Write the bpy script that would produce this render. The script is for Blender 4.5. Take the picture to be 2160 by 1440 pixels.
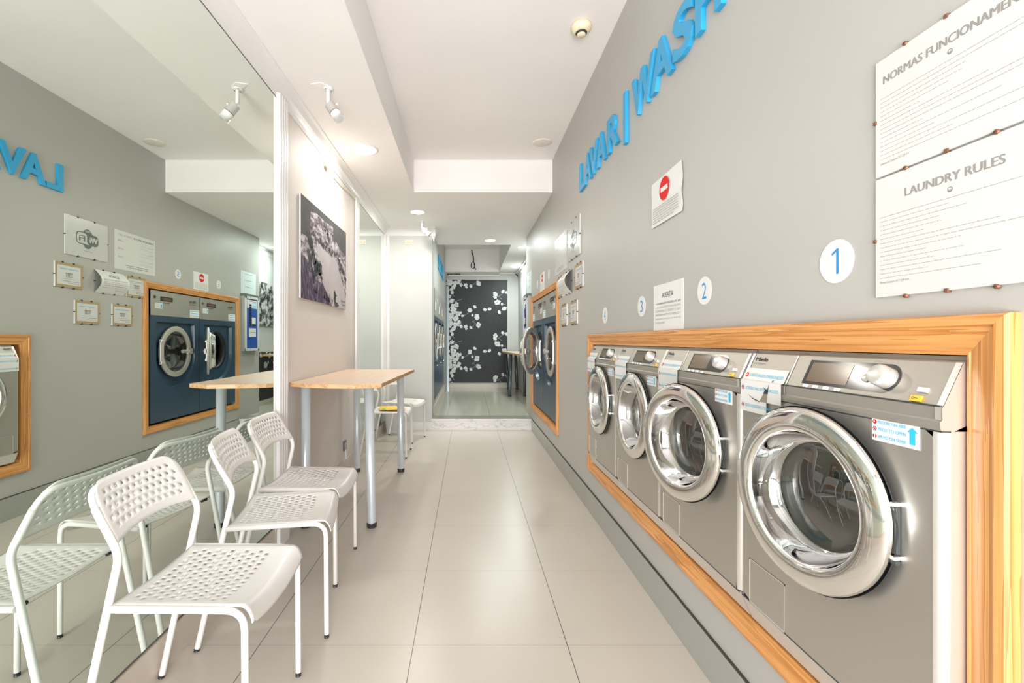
import bpy, bmesh, math, random
from mathutils import Vector, Matrix
PI = math.pi
for o in list(bpy.data.objects): bpy.data.objects.remove(o)
S = bpy.context.scene
COL = S.collection

# ------------------------------------------------------------------ camera, sky, daylight, exposure
cd = bpy.data.cameras.new('camera'); cam = bpy.data.objects.new('camera', cd); COL.objects.link(cam)
FPX = 985.0; U0, V0 = 987.0, 719.0; EYE = 1.18
cd.sensor_width = 36; cd.lens = 36*FPX/2160
cd.shift_x = (1080-U0)/2160; cd.shift_y = (V0-720)/2160; cd.clip_start = .02
cam.location = (0, 0, EYE); cam.rotation_euler = (PI/2, 0, 0)
S.camera = cam
w = bpy.data.worlds.new('world'); S.world = w; w.use_nodes = True
bg = w.node_tree.nodes['Background']; bg.inputs[0].default_value = (.92, .96, 1, 1); bg.inputs[1].default_value = 1.5
S.view_settings.view_transform = 'Standard'; S.view_settings.look = 'None'
S.view_settings.gamma = 1; S.view_settings.use_curve_mapping = False
S.view_settings.exposure = 0.67
def area(name, loc, rot, sx, sy, power, col=(1, 1, 1), shape='RECTANGLE', spread=PI):
    l = bpy.data.lights.new(name, 'AREA'); l.shape = shape; l.size = sx; l.size_y = sy
    l.energy = power; l.spread = 1.7; l.color = col; l.spread = spread
    o = bpy.data.objects.new(name, l); COL.objects.link(o); o.location = loc; o.rotation_euler = rot
    return o
# daylight coming in through the shop window behind the viewer
area('window_daylight', (-.1, -1.98, 1.5), (PI/2, 0, 0), 1.8, 2.4, 34, (1, .965, .985), spread=2.3)
# added upward fill light for the ceiling, as if bounced off pavement outside
area('ceiling_fill_light', (-.1, -2.2, .5), (PI/2+.75, 0, 0), 1.7, 1.0, 100, (1, .965, .985))

# ------------------------------------------------------------------ materials
def lin(c):
    return tuple(((x/255)/12.92 if x/255 <= .04045 else ((x/255+.055)/1.055)**2.4) for x in c)
MATS = {}
def mat(name, col, rough=.5, metal=0, srgb=False, coat=0, emit=0, spec=.5):
    if name in MATS: return MATS[name]
    m = bpy.data.materials.new(name); m.use_nodes = True; b = m.node_tree.nodes['Principled BSDF']
    c = lin(col) if srgb else col
    b.inputs['Base Color'].default_value = (*c, 1); b.inputs['Roughness'].default_value = rough
    b.inputs['Metallic'].default_value = metal; b.inputs['Coat Weight'].default_value = coat
    b.inputs['Specular IOR Level'].default_value = spec
    if emit:
        b.inputs['Emission Color'].default_value = (*c, 1); b.inputs['Emission Strength'].default_value = emit
    MATS[name] = m; return m
def nt(m): return m.node_tree.nodes, m.node_tree.links, m.node_tree.nodes['Principled BSDF']
def math_n(N, L, op, a, b=None, c=None):
    n = N.new('ShaderNodeMath'); n.operation = op
    for i, v in enumerate((a, b, c)):
        if v is None: continue
        if isinstance(v, (int, float)): n.inputs[i].default_value = v
        else: L.new(v, n.inputs[i])
    return n.outputs[0]
def noise(N, L, vec, scale, detail=3, rough=.5):
    n = N.new('ShaderNodeTexNoise'); n.inputs['Scale'].default_value = scale; n.inputs['Detail'].default_value = detail
    n.inputs['Roughness'].default_value = rough
    if vec is not None: L.new(vec, n.inputs['Vector'])
    return n.outputs['Fac']
def ramp(N, L, fac, stops):
    r = N.new('ShaderNodeValToRGB'); e = r.color_ramp.elements
    while len(e) < len(stops): e.new(.5)
    for k, (p, c) in enumerate(stops): e[k].position = p; e[k].color = (*c, 1)
    L.new(fac, r.inputs[0]); return r.outputs[0]
def bump(N, L, b, h, strength=.1, dist=.002):
    n = N.new('ShaderNodeBump'); n.inputs['Strength'].default_value = strength; n.inputs['Distance'].default_value = dist
    L.new(h, n.inputs['Height']); L.new(n.outputs[0], b.inputs['Normal'])
def plaster(name, col, rough, bs=.15, scale=14, var=.03):
    m = mat(name, col, rough); N, L, b = nt(m)
    tc = N.new('ShaderNodeTexCoord')
    f = noise(N, L, tc.outputs['Object'], 1.3, 4)
    a = tuple(max(0, c*(1-var)) for c in col); d = tuple(min(1, c*(1+var)) for c in col)
    L.new(ramp(N, L, f, [(.3, a), (.7, d)]), b.inputs['Base Color'])
    bump(N, L, b, noise(N, L, tc.outputs['Object'], scale, 5), bs, .004)
    return m
M_ceil = plaster('white_ceiling_paint', (.90, .875, .85), .7, .05)
M_white = plaster('white_wall_paint', (.56, .57, .555), .6, .05)
M_grey = plaster('grey_wall_paint', (.465, .452, .425), .46, .06, 6, .02)
M_grey.node_tree.nodes['Principled BSDF'].inputs['Specular IOR Level'].default_value = .3
M_pink = plaster('pale_textured_wall_paint', (.68, .63, .595), .65, .5, 16, .03)
M_trim = mat('white_trim_gloss', (.80, .79, .77), .3)
M_skg = mat('grey_skirting', (.36, .36, .33), .3)
M_skb = mat('beige_skirting_tile', (.62, .55, .47), .3)
def tile_mat(name, x0, wx, y0, wy, col, rough, faint=.35):
    m = mat(name, col, rough); N, L, b = nt(m)
    tc = N.new('ShaderNodeTexCoord'); sp = N.new('ShaderNodeSeparateXYZ'); L.new(tc.outputs['Object'], sp.inputs[0])
    def line(o, c0, wd, hw):
        t = math_n(N, L, 'FRACT', math_n(N, L, 'DIVIDE', math_n(N, L, 'SUBTRACT', o, c0), wd))
        t = math_n(N, L, 'MINIMUM', t, math_n(N, L, 'SUBTRACT', 1, t))
        return math_n(N, L, 'LESS_THAN', t, hw/wd)
    lx = line(sp.outputs[0], x0, wx, .0016)
    ly = math_n(N, L, 'MULTIPLY', line(sp.outputs[1], y0, wy, .0013), faint)
    g = math_n(N, L, 'MAXIMUM', lx, ly)
    f = noise(N, L, tc.outputs['Object'], 2.5, 4)
    base = ramp(N, L, f, [(.3, tuple(c*.975 for c in col)), (.7, tuple(c*1.02 for c in col))])
    mx = N.new('ShaderNodeMix'); mx.data_type = 'RGBA'; L.new(g, mx.inputs[0]); L.new(base, mx.inputs[6])
    mx.inputs[7].default_value = (.1, .085, .07, 1); L.new(mx.outputs[2], b.inputs['Base Color'])
    return m
M_floor = tile_mat('beige_porcelain_tiles', .386, .598, 1.813, .5875, (.585, .535, .47), .3)
M_floor2 = tile_mat('raised_floor_tiles', .307, .598, 6.47, 3.9, (.50, .48, .39), .16)
def wood(name, axis, c1, c2, scale=1.0, rough=.38):
    m = mat(name, c1, rough); N, L, b = nt(m)
    tc = N.new('ShaderNodeTexCoord'); mp = N.new('ShaderNodeMapping'); L.new(tc.outputs['Object'], mp.inputs[0])
    st = [55*scale]*3; st[axis] = 1.1*scale
    mp.inputs['Scale'].default_value = st
    f1 = noise(N, L, mp.outputs[0], 1.0, 3, .55)
    wv = math_n(N, L, 'FRACT', math_n(N, L, 'MULTIPLY', f1, 5))
    wv = math_n(N, L, 'POWER', wv, 1.6)
    L.new(ramp(N, L, wv, [(0, c1), (.55, tuple(.5*(a+d) for a, d in zip(c1, c2))), (1, c2)]), b.inputs['Base Color'])
    bump(N, L, b, wv, .12, .001)
    return m
PINE1, PINE2 = (.74, .36, .12), (.48, .18, .035)
M_pinex = wood('pine_grain_lengthwise', 0, PINE1, PINE2); M_piney = wood('pine_grain_upright', 1, PINE1, PINE2)
M_beech = wood('beech_block_top', 1, (.76, .57, .43), (.68, .47, .33), .5, .3)
M_beechy = wood('beech_grain_edge', 0, (.70, .44, .24), (.50, .26, .10), .7, .35)
def brushed(name, col, rough, axis=0, amt=.1, metal=1.0):
    m = mat(name, col, rough, metal); N, L, b = nt(m)
    tc = N.new('ShaderNodeTexCoord'); mp = N.new('ShaderNodeMapping'); L.new(tc.outputs['Object'], mp.inputs[0])
    st = [600]*3; st[axis] = 4; mp.inputs['Scale'].default_value = st
    f = noise(N, L, mp.outputs[0], 1, 2)
    L.new(math_n(N, L, 'ADD', math_n(N, L, 'MULTIPLY', f, amt), rough-amt/2), b.inputs['Roughness'])
    return m
M_steel = brushed('brushed_stainless', (.56, .535, .49), .38, 1, .1, .85)
M_steelx = brushed('brushed_stainless_panel', (.45, .425, .38), .46, 0, .1, .7)
M_edge = mat('satin_metal_edge', (.74, .71, .67), .3, .65)
M_chrome = mat('chrome', (.86, .85, .83), .06, 1)
M_drum = mat('drum_steel', (.75, .75, .73), .3, .9)
M_ring = mat('cast_aluminium', (.50, .475, .43), .45, .35)
M_blue = mat('blue_enamel', lin((47, 70, 90)), .3)
M_black = mat('black_rubber', (.012, .012, .014), .45)
M_dark = mat('dark_grey_plastic', (.05, .055, .055), .3)
M_disp = mat('display_glass', (.045, .045, .04), .12, 0, spec=.25)
M_lcd = mat('display_brown', (.17, .125, .08), .15, spec=.2)
M_knob = mat('silver_knob', (.78, .75, .72), .3, .6)
M_yellow = mat('yellow_button', (.95, .52, .02), .3)
M_paper = mat('white_paper', (.77, .765, .75), .6)
M_plas = mat('white_laminate', (.68, .675, .655), .25)
M_kraft = mat('kraft_board', (.50, .38, .22), .6)
M_ink = mat('black_ink', (.03, .03, .03), .5)
M_inkg = mat('grey_ink', (.30, .285, .27), .5)
M_inkl = mat('light_grey_ink', (.42, .40, .39), .5)
M_wifi = mat('dark_green_grey_ink', (.13, .16, .14), .4)
M_cyan = mat('cyan_ink', (.03, .50, .78), .5)
M_letter = mat('blue_letter_foam', (.025, .36, .66), .4)
M_num = mat('blue_number_ink', (.02, .26, .62), .4)
M_red = mat('red_ink', (.70, .012, .012), .6, spec=.15)
M_chair = mat('white_painted_steel', (.76, .74, .71), .32)
M_leg = mat('silver_table_leg', (.62, .68, .72), .3, .35)
M_legd = mat('dark_metal_leg', (.10, .12, .13), .3, .6)
M_cap = mat('dark_plastic_foot', (.03, .03, .035), .35)
M_screw = mat('rusty_screw', (.22, .10, .06), .5, .4)
M_clip = mat('black_clip', (.02, .02, .02), .4)
M_cream = mat('cream_plastic', (.82, .76, .60), .4)
M_ylwp = mat('yellow_print', (.86, .55, .05), .5)
M_grn = mat('green_print', (.25, .5, .05), .5)
M_bluep = mat('royal_blue_print', (.02, .09, .42), .3)
M_mirror = mat('mirror_silvering', (.77, .84, .78), 0.0, 1)
M_glow = mat('lamp_diffuser', (1, .97, .88), .4, emit=9)
M_glowc = mat('cool_lamp_diffuser', (.93, 1, .98), .4, emit=9)
def marble():
    m = mat('white_marble', (.8, .79, .78), .2); N, L, b = nt(m)
    tc = N.new('ShaderNodeTexCoord'); mp = N.new('ShaderNodeMapping'); L.new(tc.outputs['Object'], mp.inputs[0])
    mp.inputs['Scale'].default_value = (1, 1, 2.5); mp.inputs['Rotation'].default_value = (0, .5, 0)
    f = noise(N, L, mp.outputs[0], 3.2, 6, .6)
    a = math_n(N, L, 'ABSOLUTE', math_n(N, L, 'SUBTRACT', f, .5))
    L.new(ramp(N, L, a, [(0, (.42, .41, .42)), (.006, (.64, .62, .63)), (.025, (.80, .78, .78))]), b.inputs['Base Color'])
    return m
M_marble = marble()
def glass_mat(name, tint=(.93, .96, .95), refl=1.0):
    m = bpy.data.materials.new(name); m.use_nodes = True; N = m.node_tree.nodes; L = m.node_tree.links
    N.remove(N['Principled BSDF']); out = N['Material Output']
    t = N.new('ShaderNodeBsdfTransparent'); t.inputs[0].default_value = (*tint, 1)
    g = N.new('ShaderNodeBsdfGlossy'); g.inputs['Roughness'].default_value = .015
    fr = N.new('ShaderNodeFresnel'); fr.inputs['IOR'].default_value = 1.6
    f = math_n(N, L, 'MULTIPLY', fr.outputs[0], refl)
    f = math_n(N, L, 'MINIMUM', f, 1.0)
    mx = N.new('ShaderNodeMixShader'); L.new(f, mx.inputs[0]); L.new(t.outputs[0], mx.inputs[1]); L.new(g.outputs[0], mx.inputs[2])
    L.new(mx.outputs[0], out.inputs[0]); return m
M_glass = glass_mat('clear_door_glass', (.90, .91, .89), 3.6)
M_bowl = glass_mat('bright_bowl_glass', (.95, .96, .95), 9)
M_pane = glass_mat('clear_pane', (.98, .98, .98), .3)
def photo_mat():
    m = mat('photo_print_dark', (.1, .09, .1), .4); N, L, b = nt(m)
    tc = N.new('ShaderNodeTexCoord')
    f = noise(N, L, tc.outputs['Object'], 9, 8, .75)
    L.new(ramp(N, L, f, [(.44, (.012, .01, .015)), (.54, (.09, .065, .10)), (.64, (.5, .45, .48))]), b.inputs['Base Color'])
    return m
def speck(name, stops, scale, st=(1, 1, 1), rough=.4):
    m = mat(name, stops[0][1], rough); N, L, b = nt(m)
    tc = N.new('ShaderNodeTexCoord'); mp = N.new('ShaderNodeMapping'); L.new(tc.outputs['Object'], mp.inputs[0])
    mp.inputs['Scale'].default_value = st
    L.new(ramp(N, L, noise(N, L, mp.outputs[0], scale, 7, .7), stops), b.inputs['Base Color']); return m
M_photo = photo_mat()
M_phwater = speck('photo_print_water', [(.3, (.40, .36, .38)), (.7, (.56, .53, .54))], 2, rough=.6)
M_phsky = speck('photo_print_dark_grey', [(.35, (.035, .034, .034)), (.65, (.065, .062, .062))], 4, rough=.6)
M_phrock = speck('photo_print_rock', [(.45, (.008, .007, .009)), (.66, (.10, .09, .10))], 22, rough=.6)
M_phgrass = speck('photo_print_grass', [(.38, (.02, .01, .03)), (.52, (.075, .045, .095)), (.66, (.30, .24, .33))], 9, (4, 1.5, 1), rough=.6)
M_phland = speck('photo_print_land', [(.40, (.03, .025, .03)), (.49, (.22, .18, .21)), (.60, (.58, .54, .55))], 9, (1, 2.2, 1), rough=.6)
M_mural = speck('charcoal_wallpaper', [(.35, (.009, .010, .012)), (.7, (.020, .022, .026))], 12, rough=.5)
M_petal = speck('white_blossom_print', [(.35, (.42, .43, .44)), (.5, (.66, .67, .67)), (.65, (.75, .76, .75))], 26)
M_stem = mat('grey_stem_print', (.28, .29, .29), .5)

# ------------------------------------------------------------------ mesh helpers
class MB:
    def __init__(s): s.v = []; s.f = []; s.m = []; s.mats = []; s.smooth = []
    def mi(s, m):
        if m not in s.mats: s.mats.append(m)
        return s.mats.index(m)
    def add(s, vs, fs, m, sm=False):
        k = len(s.v); s.v += [tuple(v) for v in vs]; i = s.mi(m)
        for f in fs: s.f.append([k+a for a in f]); s.m.append(i); s.smooth.append(sm)
        return s
    def box(s, x0, x1, y0, y1, z0, z1, m, bev=0):
        if bev > 0:
            b = min(bev, (x1-x0)/2.01, (y1-y0)/2.01, (z1-z0)/2.01)
            bm = bmesh.new(); bmesh.ops.create_cube(bm, size=1)
            for v in bm.verts: v.co = (x0+(v.co.x+.5)*(x1-x0), y0+(v.co.y+.5)*(y1-y0), z0+(v.co.z+.5)*(z1-z0))
            bmesh.ops.bevel(bm, geom=bm.edges[:], offset=b, segments=2, affect='EDGES', profile=.6)
            s.add([v.co[:] for v in bm.verts], [[v.index for v in f.verts] for f in bm.faces], m); bm.free(); return s
        vs = [(x, y, z) for x in (x0, x1) for y in (y0, y1) for z in (z0, z1)]
        return s.add(vs, [(0, 1, 3, 2), (4, 6, 7, 5), (0, 4, 5, 1), (2, 3, 7, 6), (0, 2, 6, 4), (1, 5, 7, 3)], m)
    def poly(s, pts, z0, z1, m):                     # 2D outline in x,y raised between two heights
        n = len(pts)
        A = sum(pts[i][0]*pts[(i+1) % n][1]-pts[(i+1) % n][0]*pts[i][1] for i in range(n))
        if A < 0: pts = pts[::-1]
        if z1 is None: return s.add([(x, y, z0) for x, y in pts], [list(range(n))], m)
        vs = [(x, y, z0) for x, y in pts]+[(x, y, z1) for x, y in pts]
        fs = [list(range(n))[::-1], list(range(n, 2*n))]+[(i, (i+1) % n, n+(i+1) % n, n+i) for i in range(n)]
        return s.add(vs, fs, m)
    def disc(s, cx, cy, r, z0, z1, m, n=32, ry=None):
        return s.poly([(cx+r*math.cos(2*PI*i/n), cy+(ry or r)*math.sin(2*PI*i/n)) for i in range(n)], z0, z1, m)
    def lathe(s, prof, m, n=48, c=(0, 0, 0), axis='z', sm=True, cap=False):
        vs = []; P = len(prof)
        for i in range(n):
            a = 2*PI*i/n
            for r, z in prof:
                p = (r*math.cos(a), r*math.sin(a), z)
                if axis == 'y': p = (r*math.cos(a), z, -r*math.sin(a))
                if axis == 'x': p = (z, r*math.cos(a), r*math.sin(a))
                vs.append((c[0]+p[0], c[1]+p[1], c[2]+p[2]))
        fs = [(i*P+j, ((i+1) % n)*P+j, ((i+1) % n)*P+j+1, i*P+j+1) for i in range(n) for j in range(P-1)]
        s.add(vs, fs, m, sm)
        if cap:
            k = len(s.v)-len(vs)
            for j in (0, P-1):
                s.f.append([k+i*P+j for i in range(n)]); s.m.append(s.mi(m)); s.smooth.append(False)
        return s
    def tube(s, pts, r, m, n=12, fillet=0, caps=True):
        P = [Vector(p) for p in pts]
        if fillet:
            Q = [P[0]]
            for i in range(1, len(P)-1):
                a, b, c = P[i-1], P[i], P[i+1]; f = fillet[i-1] if isinstance(fillet, (list, tuple)) else fillet
                d1 = (a-b); d2 = (c-b); f = min(f, d1.length*.49, d2.length*.49)
                p0 = b+d1.normalized()*f; p1 = b+d2.normalized()*f
                for k in range(7):
                    t = k/6; Q.append(p0*(1-t)**2+b*2*t*(1-t)+p1*t*t)
            Q.append(P[-1]); P = Q
        up = None; vs = []; N = len(P)
        for i, p in enumerate(P):
            t = ((P[min(i+1, N-1)]-P[max(i-1, 0)])).normalized()
            if up is None:
                up = Vector((0, 0, 1)) if abs(t.z) < .9 else Vector((1, 0, 0))
            up = (up-t*up.dot(t)).normalized(); sd = t.cross(up)
            rr = r[i] if isinstance(r, list) else r
            for k in range(n):
                a = 2*PI*k/n; vs.append(p+(up*math.cos(a)+sd*math.sin(a))*rr)
        fs = [(i*n+k, i*n+(k+1) % n, (i+1)*n+(k+1) % n, (i+1)*n+k) for i in range(N-1) for k in range(n)]
        s.add(vs, fs, m, True)
        if caps:
            k0 = len(s.v)-len(vs); i_ = s.mi(m)
            s.f.append([k0+k for k in range(n)]); s.f.append([k0+(N-1)*n+k for k in range(n)][::-1]); s.m += [i_, i_]; s.smooth += [False, False]
        return s
    def text(s, st, size, x, y, z, m, align='l', width=None, bold=0, depth=0, fn=None, height=None):
        if bold and not depth:                      # heavier strokes for flat print
            hh = height if height is not None else size
            for q in (-1, 0, 1):
                k = q*min(hh, (width if width else hh*9)/len(st)*1.3)*bold*2.2
                s.text(st, size, x+k, y, z+q*1e-5, m, align, width, 0, 0, (lambda v, f=fn: f(v)) if fn else None, height)
            return s
        V, F, x0, x1, y0, y1 = text_geo(st, bold)
        sy = size/.73 if height is None else height/max(1e-6, y1-y0)
        sx = sy if width is None else width/(x1-x0)
        ox = {'l': x-x0*sx, 'c': x-(x0+x1)/2*sx, 'r': x-x1*sx}[align]
        oy = y-(y0*sy if height is not None else 0)
        if depth:
            # side walls from boundary edges
            from collections import Counter
            ec = Counter()
            for f in F:
                for a, b in zip(f, f[1:]+f[:1]): ec[(a, b)] += 1
            n = len(V)
            vs = [(ox+a*sx, oy+b*sy, z+depth) for a, b in V]+[(ox+a*sx, oy+b*sy, z) for a, b in V]
            fs = [list(f) for f in F]+[[i+n for i in f][::-1] for f in F]
            for (a, b) in ec:
                if (b, a) not in ec: fs.append([b, a, a+n, b+n])
            return s.add(vs, fs, m)
        vs = [(ox+a*sx, oy+b*sy, z) for a, b in V]
        if fn: vs = [fn(v) for v in vs]
        return s.add(vs, F, m)
    def dashes(s, x0, x1, y, h, z, m, rnd, word=.012, fn=None):   # an illegible line of small print
        x = x0
        while x < x1-word*.3:
            wl = min(word*rnd.uniform(.3, 1.3), x1-x)
            vs = [(x, y, z), (x+wl, y, z), (x+wl, y+h, z), (x, y+h, z)]
            if fn: vs = [fn(v) for v in vs]
            s.add(vs, [(0, 1, 2, 3)], m); x += wl+word*.16
        return s
    def build(s, name, parent=None, mods=None, loc=None, rot=None):
        me = bpy.data.meshes.new(name); me.from_pydata(s.v, [], s.f); me.update()
        for m in s.mats: me.materials.append(m)
        for p, i, sm in zip(me.polygons, s.m, s.smooth): p.material_index = i; p.use_smooth = sm
        o = bpy.data.objects.new(name, me); COL.objects.link(o)
        if parent: o.parent = parent
        if loc: o.location = loc
        if rot: o.rotation_euler = rot
        return o
_tc = {}
def text_geo(st, bold):
    k = (st, bold)
    if k in _tc: return _tc[k]
    c = bpy.data.curves.new('t', 'FONT'); c.body = st; c.offset = bold; c.resolution_u = 3; c.fill_mode = 'FRONT'
    o = bpy.data.objects.new('t', c); COL.objects.link(o)
    me = o.to_mesh()
    V = [(v.co.x, v.co.y) for v in me.vertices]; F = []
    for p in me.polygons:
        f = list(p.vertices)
        A = sum(V[f[i]][0]*V[f[(i+1) % len(f)]][1]-V[f[(i+1) % len(f)]][0]*V[f[i]][1] for i in range(len(f)))
        F.append(f if A > 0 else f[::-1])
    o.to_mesh_clear(); bpy.data.objects.remove(o); bpy.data.curves.remove(c)
    xs = [v[0] for v in V]; ys = [v[1] for v in V]
    _tc[k] = (V, F, min(xs), max(xs), min(ys), max(ys)); return _tc[k]
def tag(o, label, cat, group=None, kind=None):
    o['label'] = label; o['category'] = cat
    if group: o['group'] = group
    if kind: o['kind'] = kind
    return o
def struct(o): o['kind'] = 'structure'; return o
def place(o, side, x, y, z):
    """put an object built in x-right, y-up, z-out onto a wall"""
    R = {'R': Matrix(((0, 0, -1), (-1, 0, 0), (0, 1, 0))), 'L': Matrix(((0, 0, 1), (1, 0, 0), (0, 1, 0))),
         'B': Matrix(((1, 0, 0), (0, 0, -1), (0, 1, 0)))}[side].to_4x4()
    o.matrix_world = Matrix.Translation((x, y, z)) @ R
    o.rotation_mode = 'XYZ'
    return o
def empty(name, side=None, loc=(0, 0, 0), rz=0):
    e = bpy.data.objects.new(name, None); COL.objects.link(e); e.empty_display_size = .1
    if side: place(e, side, *loc)
    else: e.location = loc; e.rotation_euler = (0, 0, rz)
    return e
def ray_rect(cx, cy, x0, x1, y0, y1, a):
    dx, dy = math.cos(a), math.sin(a); t = 1e9
    if dx > 1e-9: t = min(t, (x1-cx)/dx)
    if dx < -1e-9: t = min(t, (x0-cx)/dx)
    if dy > 1e-9: t = min(t, (y1-cy)/dy)
    if dy < -1e-9: t = min(t, (y0-cy)/dy)
    return (cx+dx*t, cy+dy*t)
def angles(cx, cy, x0, x1, y0, y1, n):
    A = [2*PI*i/n for i in range(n)]+[math.atan2(y-cy, x-cx) % (2*PI) for x in (x0, x1) for y in (y0, y1)]
    return sorted(A)
def ring_fill(mb, outer, inner, z0, z1, m):
    n = len(outer); vs = [(*p, z0) for p in outer]+[(*p, z1) for p in inner]
    mb.add(vs, [(i, (i+1) % n, n+(i+1) % n, n+i) for i in range(n)], m)

# ------------------------------------------------------------------ the room
XR, XL = .848, -1.099
YB = 4.685; ZC = 2.995; ZS = 2.672; YS = 6.19; YW = 6.79; YE = 10.3; ZF = .15
# floor with its raised back part
struct(MB().box(-1.3, 1.5, -2.0, 6.25, -.1, 0, M_floor).build('floor'))
struct(MB().box(-.6, 1.5, 6.45, 10.5, -.1, ZF, M_floor2).build('floor'))
b = MB(); b.box(-.49, .845, 6.19, 6.45, 0, ZF-.028, M_marble); b.box(-.49, XR, 6.175, 6.452, ZF-.028, ZF-.001, M_marble, .004); b.box(-.488, XR, 6.182, 6.45, ZF-.001, ZF+.001, mat('dark_grey_tread', (.27, .27, .235), .25))  # marble step with a darker grey layer on its tread
struct(b.build('trim_1'))
# ceiling: high panel, dropped strip on the left, dropped part over the passage, raised recess at the back
b = MB(); b.box(-.542, 1.5, -2, YB, ZC, 3.4, M_ceil); b.box(-1.3, -.542, -2, YB, ZS, 3.4, M_ceil)
b.box(-1.3, 1.5, YB, 7.25, ZS, 3.4, M_ceil); b.box(.67, 1.5, 7.25, YE, ZS, 3.4, M_ceil)
b.box(-1.3, .67, 7.25, YE, 3.14, 3.4, M_ceil); b.box(-.6, .67, 9.98, YE+.2, 2.66, 3.14, M_ceil)
struct(b.build('ceiling'))
# right wall with its two openings
b = MB()
O1 = (.785, 3.16, .355, 1.165); O2 = (4.42, 6.10, .36, 1.69)
for (y0, y1, op) in ((-2, O1[0], None), (O1[0], O1[1], O1), (O1[1], O2[0], None), (O2[0], O2[1], O2), (O2[1], YW, None)):
    if op is None: b.box(XR, 1.5, y0, y1, 0, 3.0, M_grey)
    else: b.box(XR, 1.5, y0, y1, 0, op[2], M_grey); b.box(XR, 1.5, y0, y1, op[3], 3.0, M_grey)
b.box(1.5, 1.6, -2, YW, 0, 3.0, M_grey)
struct(b.build('wall_right'))
struct(MB().box(1.11, 1.5, YW, YE+.2, 0, 2.75, M_white).build('wall_right'))
struct(MB().box(-1.4, XL, -2, 2.735, 0, 2.7, M_white).build('wall_left'))
struct(MB().box(-1.4, XL, 2.735, 4.6, 0, 2.7, M_pink).build('wall_left'))
struct(MB().box(-1.4, XL, 4.6, 6.2, 0, 2.7, M_white).build('wall_left'))
struct(MB().box(-1.4, -.478, 6.2, 6.26, 0, 2.7, M_white).build('wall_back'))
b = MB(); O3 = (6.60, 9.30, .33, 1.94)
for q in ((6.26, O3[0], 0, 3.2), (O3[1], YE+.2, 0, 3.2), (O3[0], O3[1], 0, O3[2]), (O3[0], O3[1], O3[3], 3.2)):
    struct(MB().box(-.7, -.48, *q, M_grey).build('wall_passage'))
struct(MB().box(-1.3, -1.2, 6.26, YE+.2, 0, 3.2, M_grey).build('wall_passage'))
struct(MB().box(-.6, 1.5, YE, YE+.2, 0, 3.2, M_white).build('wall_back'))
# shop front behind the viewer: piers, lintel, glazing
b = MB(); b.box(-1.4, -1.0, -2.1, -1.85, 0, 3.0, M_white); b.box(.75, 1.5, -2.1, -1.85, 0, 3.0, M_white); b.box(-1.0, .75, -2.1, -1.85, 2.75, 3.0, M_white)
struct(b.build('wall_front'))
wf = struct(MB().box(-1.0, .75, -1.93, -1.9, .0, 2.75, M_pane).build('window_1'))
b = MB()
for x in (-1.0, -.15, .71): b.box(x, x+.04, -1.94, -1.89, 0, 2.75, M_trim)
for z in (0, 2.05, 2.71): b.box(-1, .75, -1.94, -1.89, z, z+.04, M_trim)
b.build('window_frame', wf)
# skirtings
b = MB(); b.box(XR-.0105, XR, -1.85, 3.33, 0, .148, M_skg, .002); b.box(XR-.0105, XR, 3.332, 4.93, 0, .149, M_skg, .002); b.box(XR-.0105, XR, 4.932, 6.17, 0, .148, M_skg, .002)
b.box(XR-.009, XR+.002, -1.85, 6.17, .148, .1525, mat('dark_joint', (.05, .05, .04), .8))  # thin dark line along the top edge of the skirting
struct(b.build('baseboard_right'))
b = MB(); b.box(XL, XL+.012, -1.85, 2.655, 0, .125, M_skb); b.box(XL, XL+.012, 2.81, 4.53, 0, .125, M_skb); b.box(XL, XL+.012, 4.69, 6.2, 0, .125, M_skb)
struct(b.build('baseboard_left'))
struct(MB().box(-1.083, -.49, 6.185, 6.2, 0, .105, mat('white_skirting_tile', (.74, .73, .71), .3)).build('baseboard_back'))
b = MB(); b.box(-.48, -.466, 6.45, YE, ZF, ZF+.12, M_skb); b.box(-.466, 1.10, YE-.015, YE, ZF, ZF+.08, M_skb); b.box(1.096, 1.11, YW, YE, ZF, ZF+.08, M_skb)
struct(b.build('baseboard_passage'))
# coving on the left and over the white wall
def coving(pts, z1, s, n, m):
    """pts: wall line list (x,y), n: inward normal; s size"""
    (xa, ya), (xb, yb) = pts; prof = [(0, -s), (.006, -s)]
    for k in range(7):
        a = PI/2*k/6; prof.append((.006+(s*.62)*(1-math.cos(a)), -s+.012+(s-.02)*math.sin(a)))
    prof += [(s*.62+.012, -.006), (s*.62+.012, 0)]
    P = len(prof); vs = [(xa+n[0]*d, ya+n[1]*d, z1+h) for d, h in prof]+[(xb+n[0]*d, yb+n[1]*d, z1+h) for d, h in prof]
    fs = [(j, j+1, P+j+1, P+j) for j in range(P-1)]+[list(range(P)), list(range(P, 2*P))[::-1]]
    return MB().add(vs, fs, m)
struct(coving([(XL, -1.85), (XL, 6.2)], ZS, .097, (1, 0), M_trim).build('trim_2'))
struct(coving([(XL, 6.2), (-.43, 6.2)], ZS, .10, (0, -1), M_trim).build('trim_3'))
struct(MB().poly([(-.478, 0), (-.41, 0), (-.44, -.09), (-.455, -.17), (-.478, -.10)], -6.30, -6.21, M_trim).build('trim_4'))
bpy.data.objects['trim_4'].rotation_euler = (PI/2, 0, 0); bpy.data.objects['trim_4'].location = (0, 0, ZS)
struct(coving([(1.11, YW), (1.11, YE)], ZS, .09, (-1, 0), M_trim).build('trim_5'))
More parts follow.
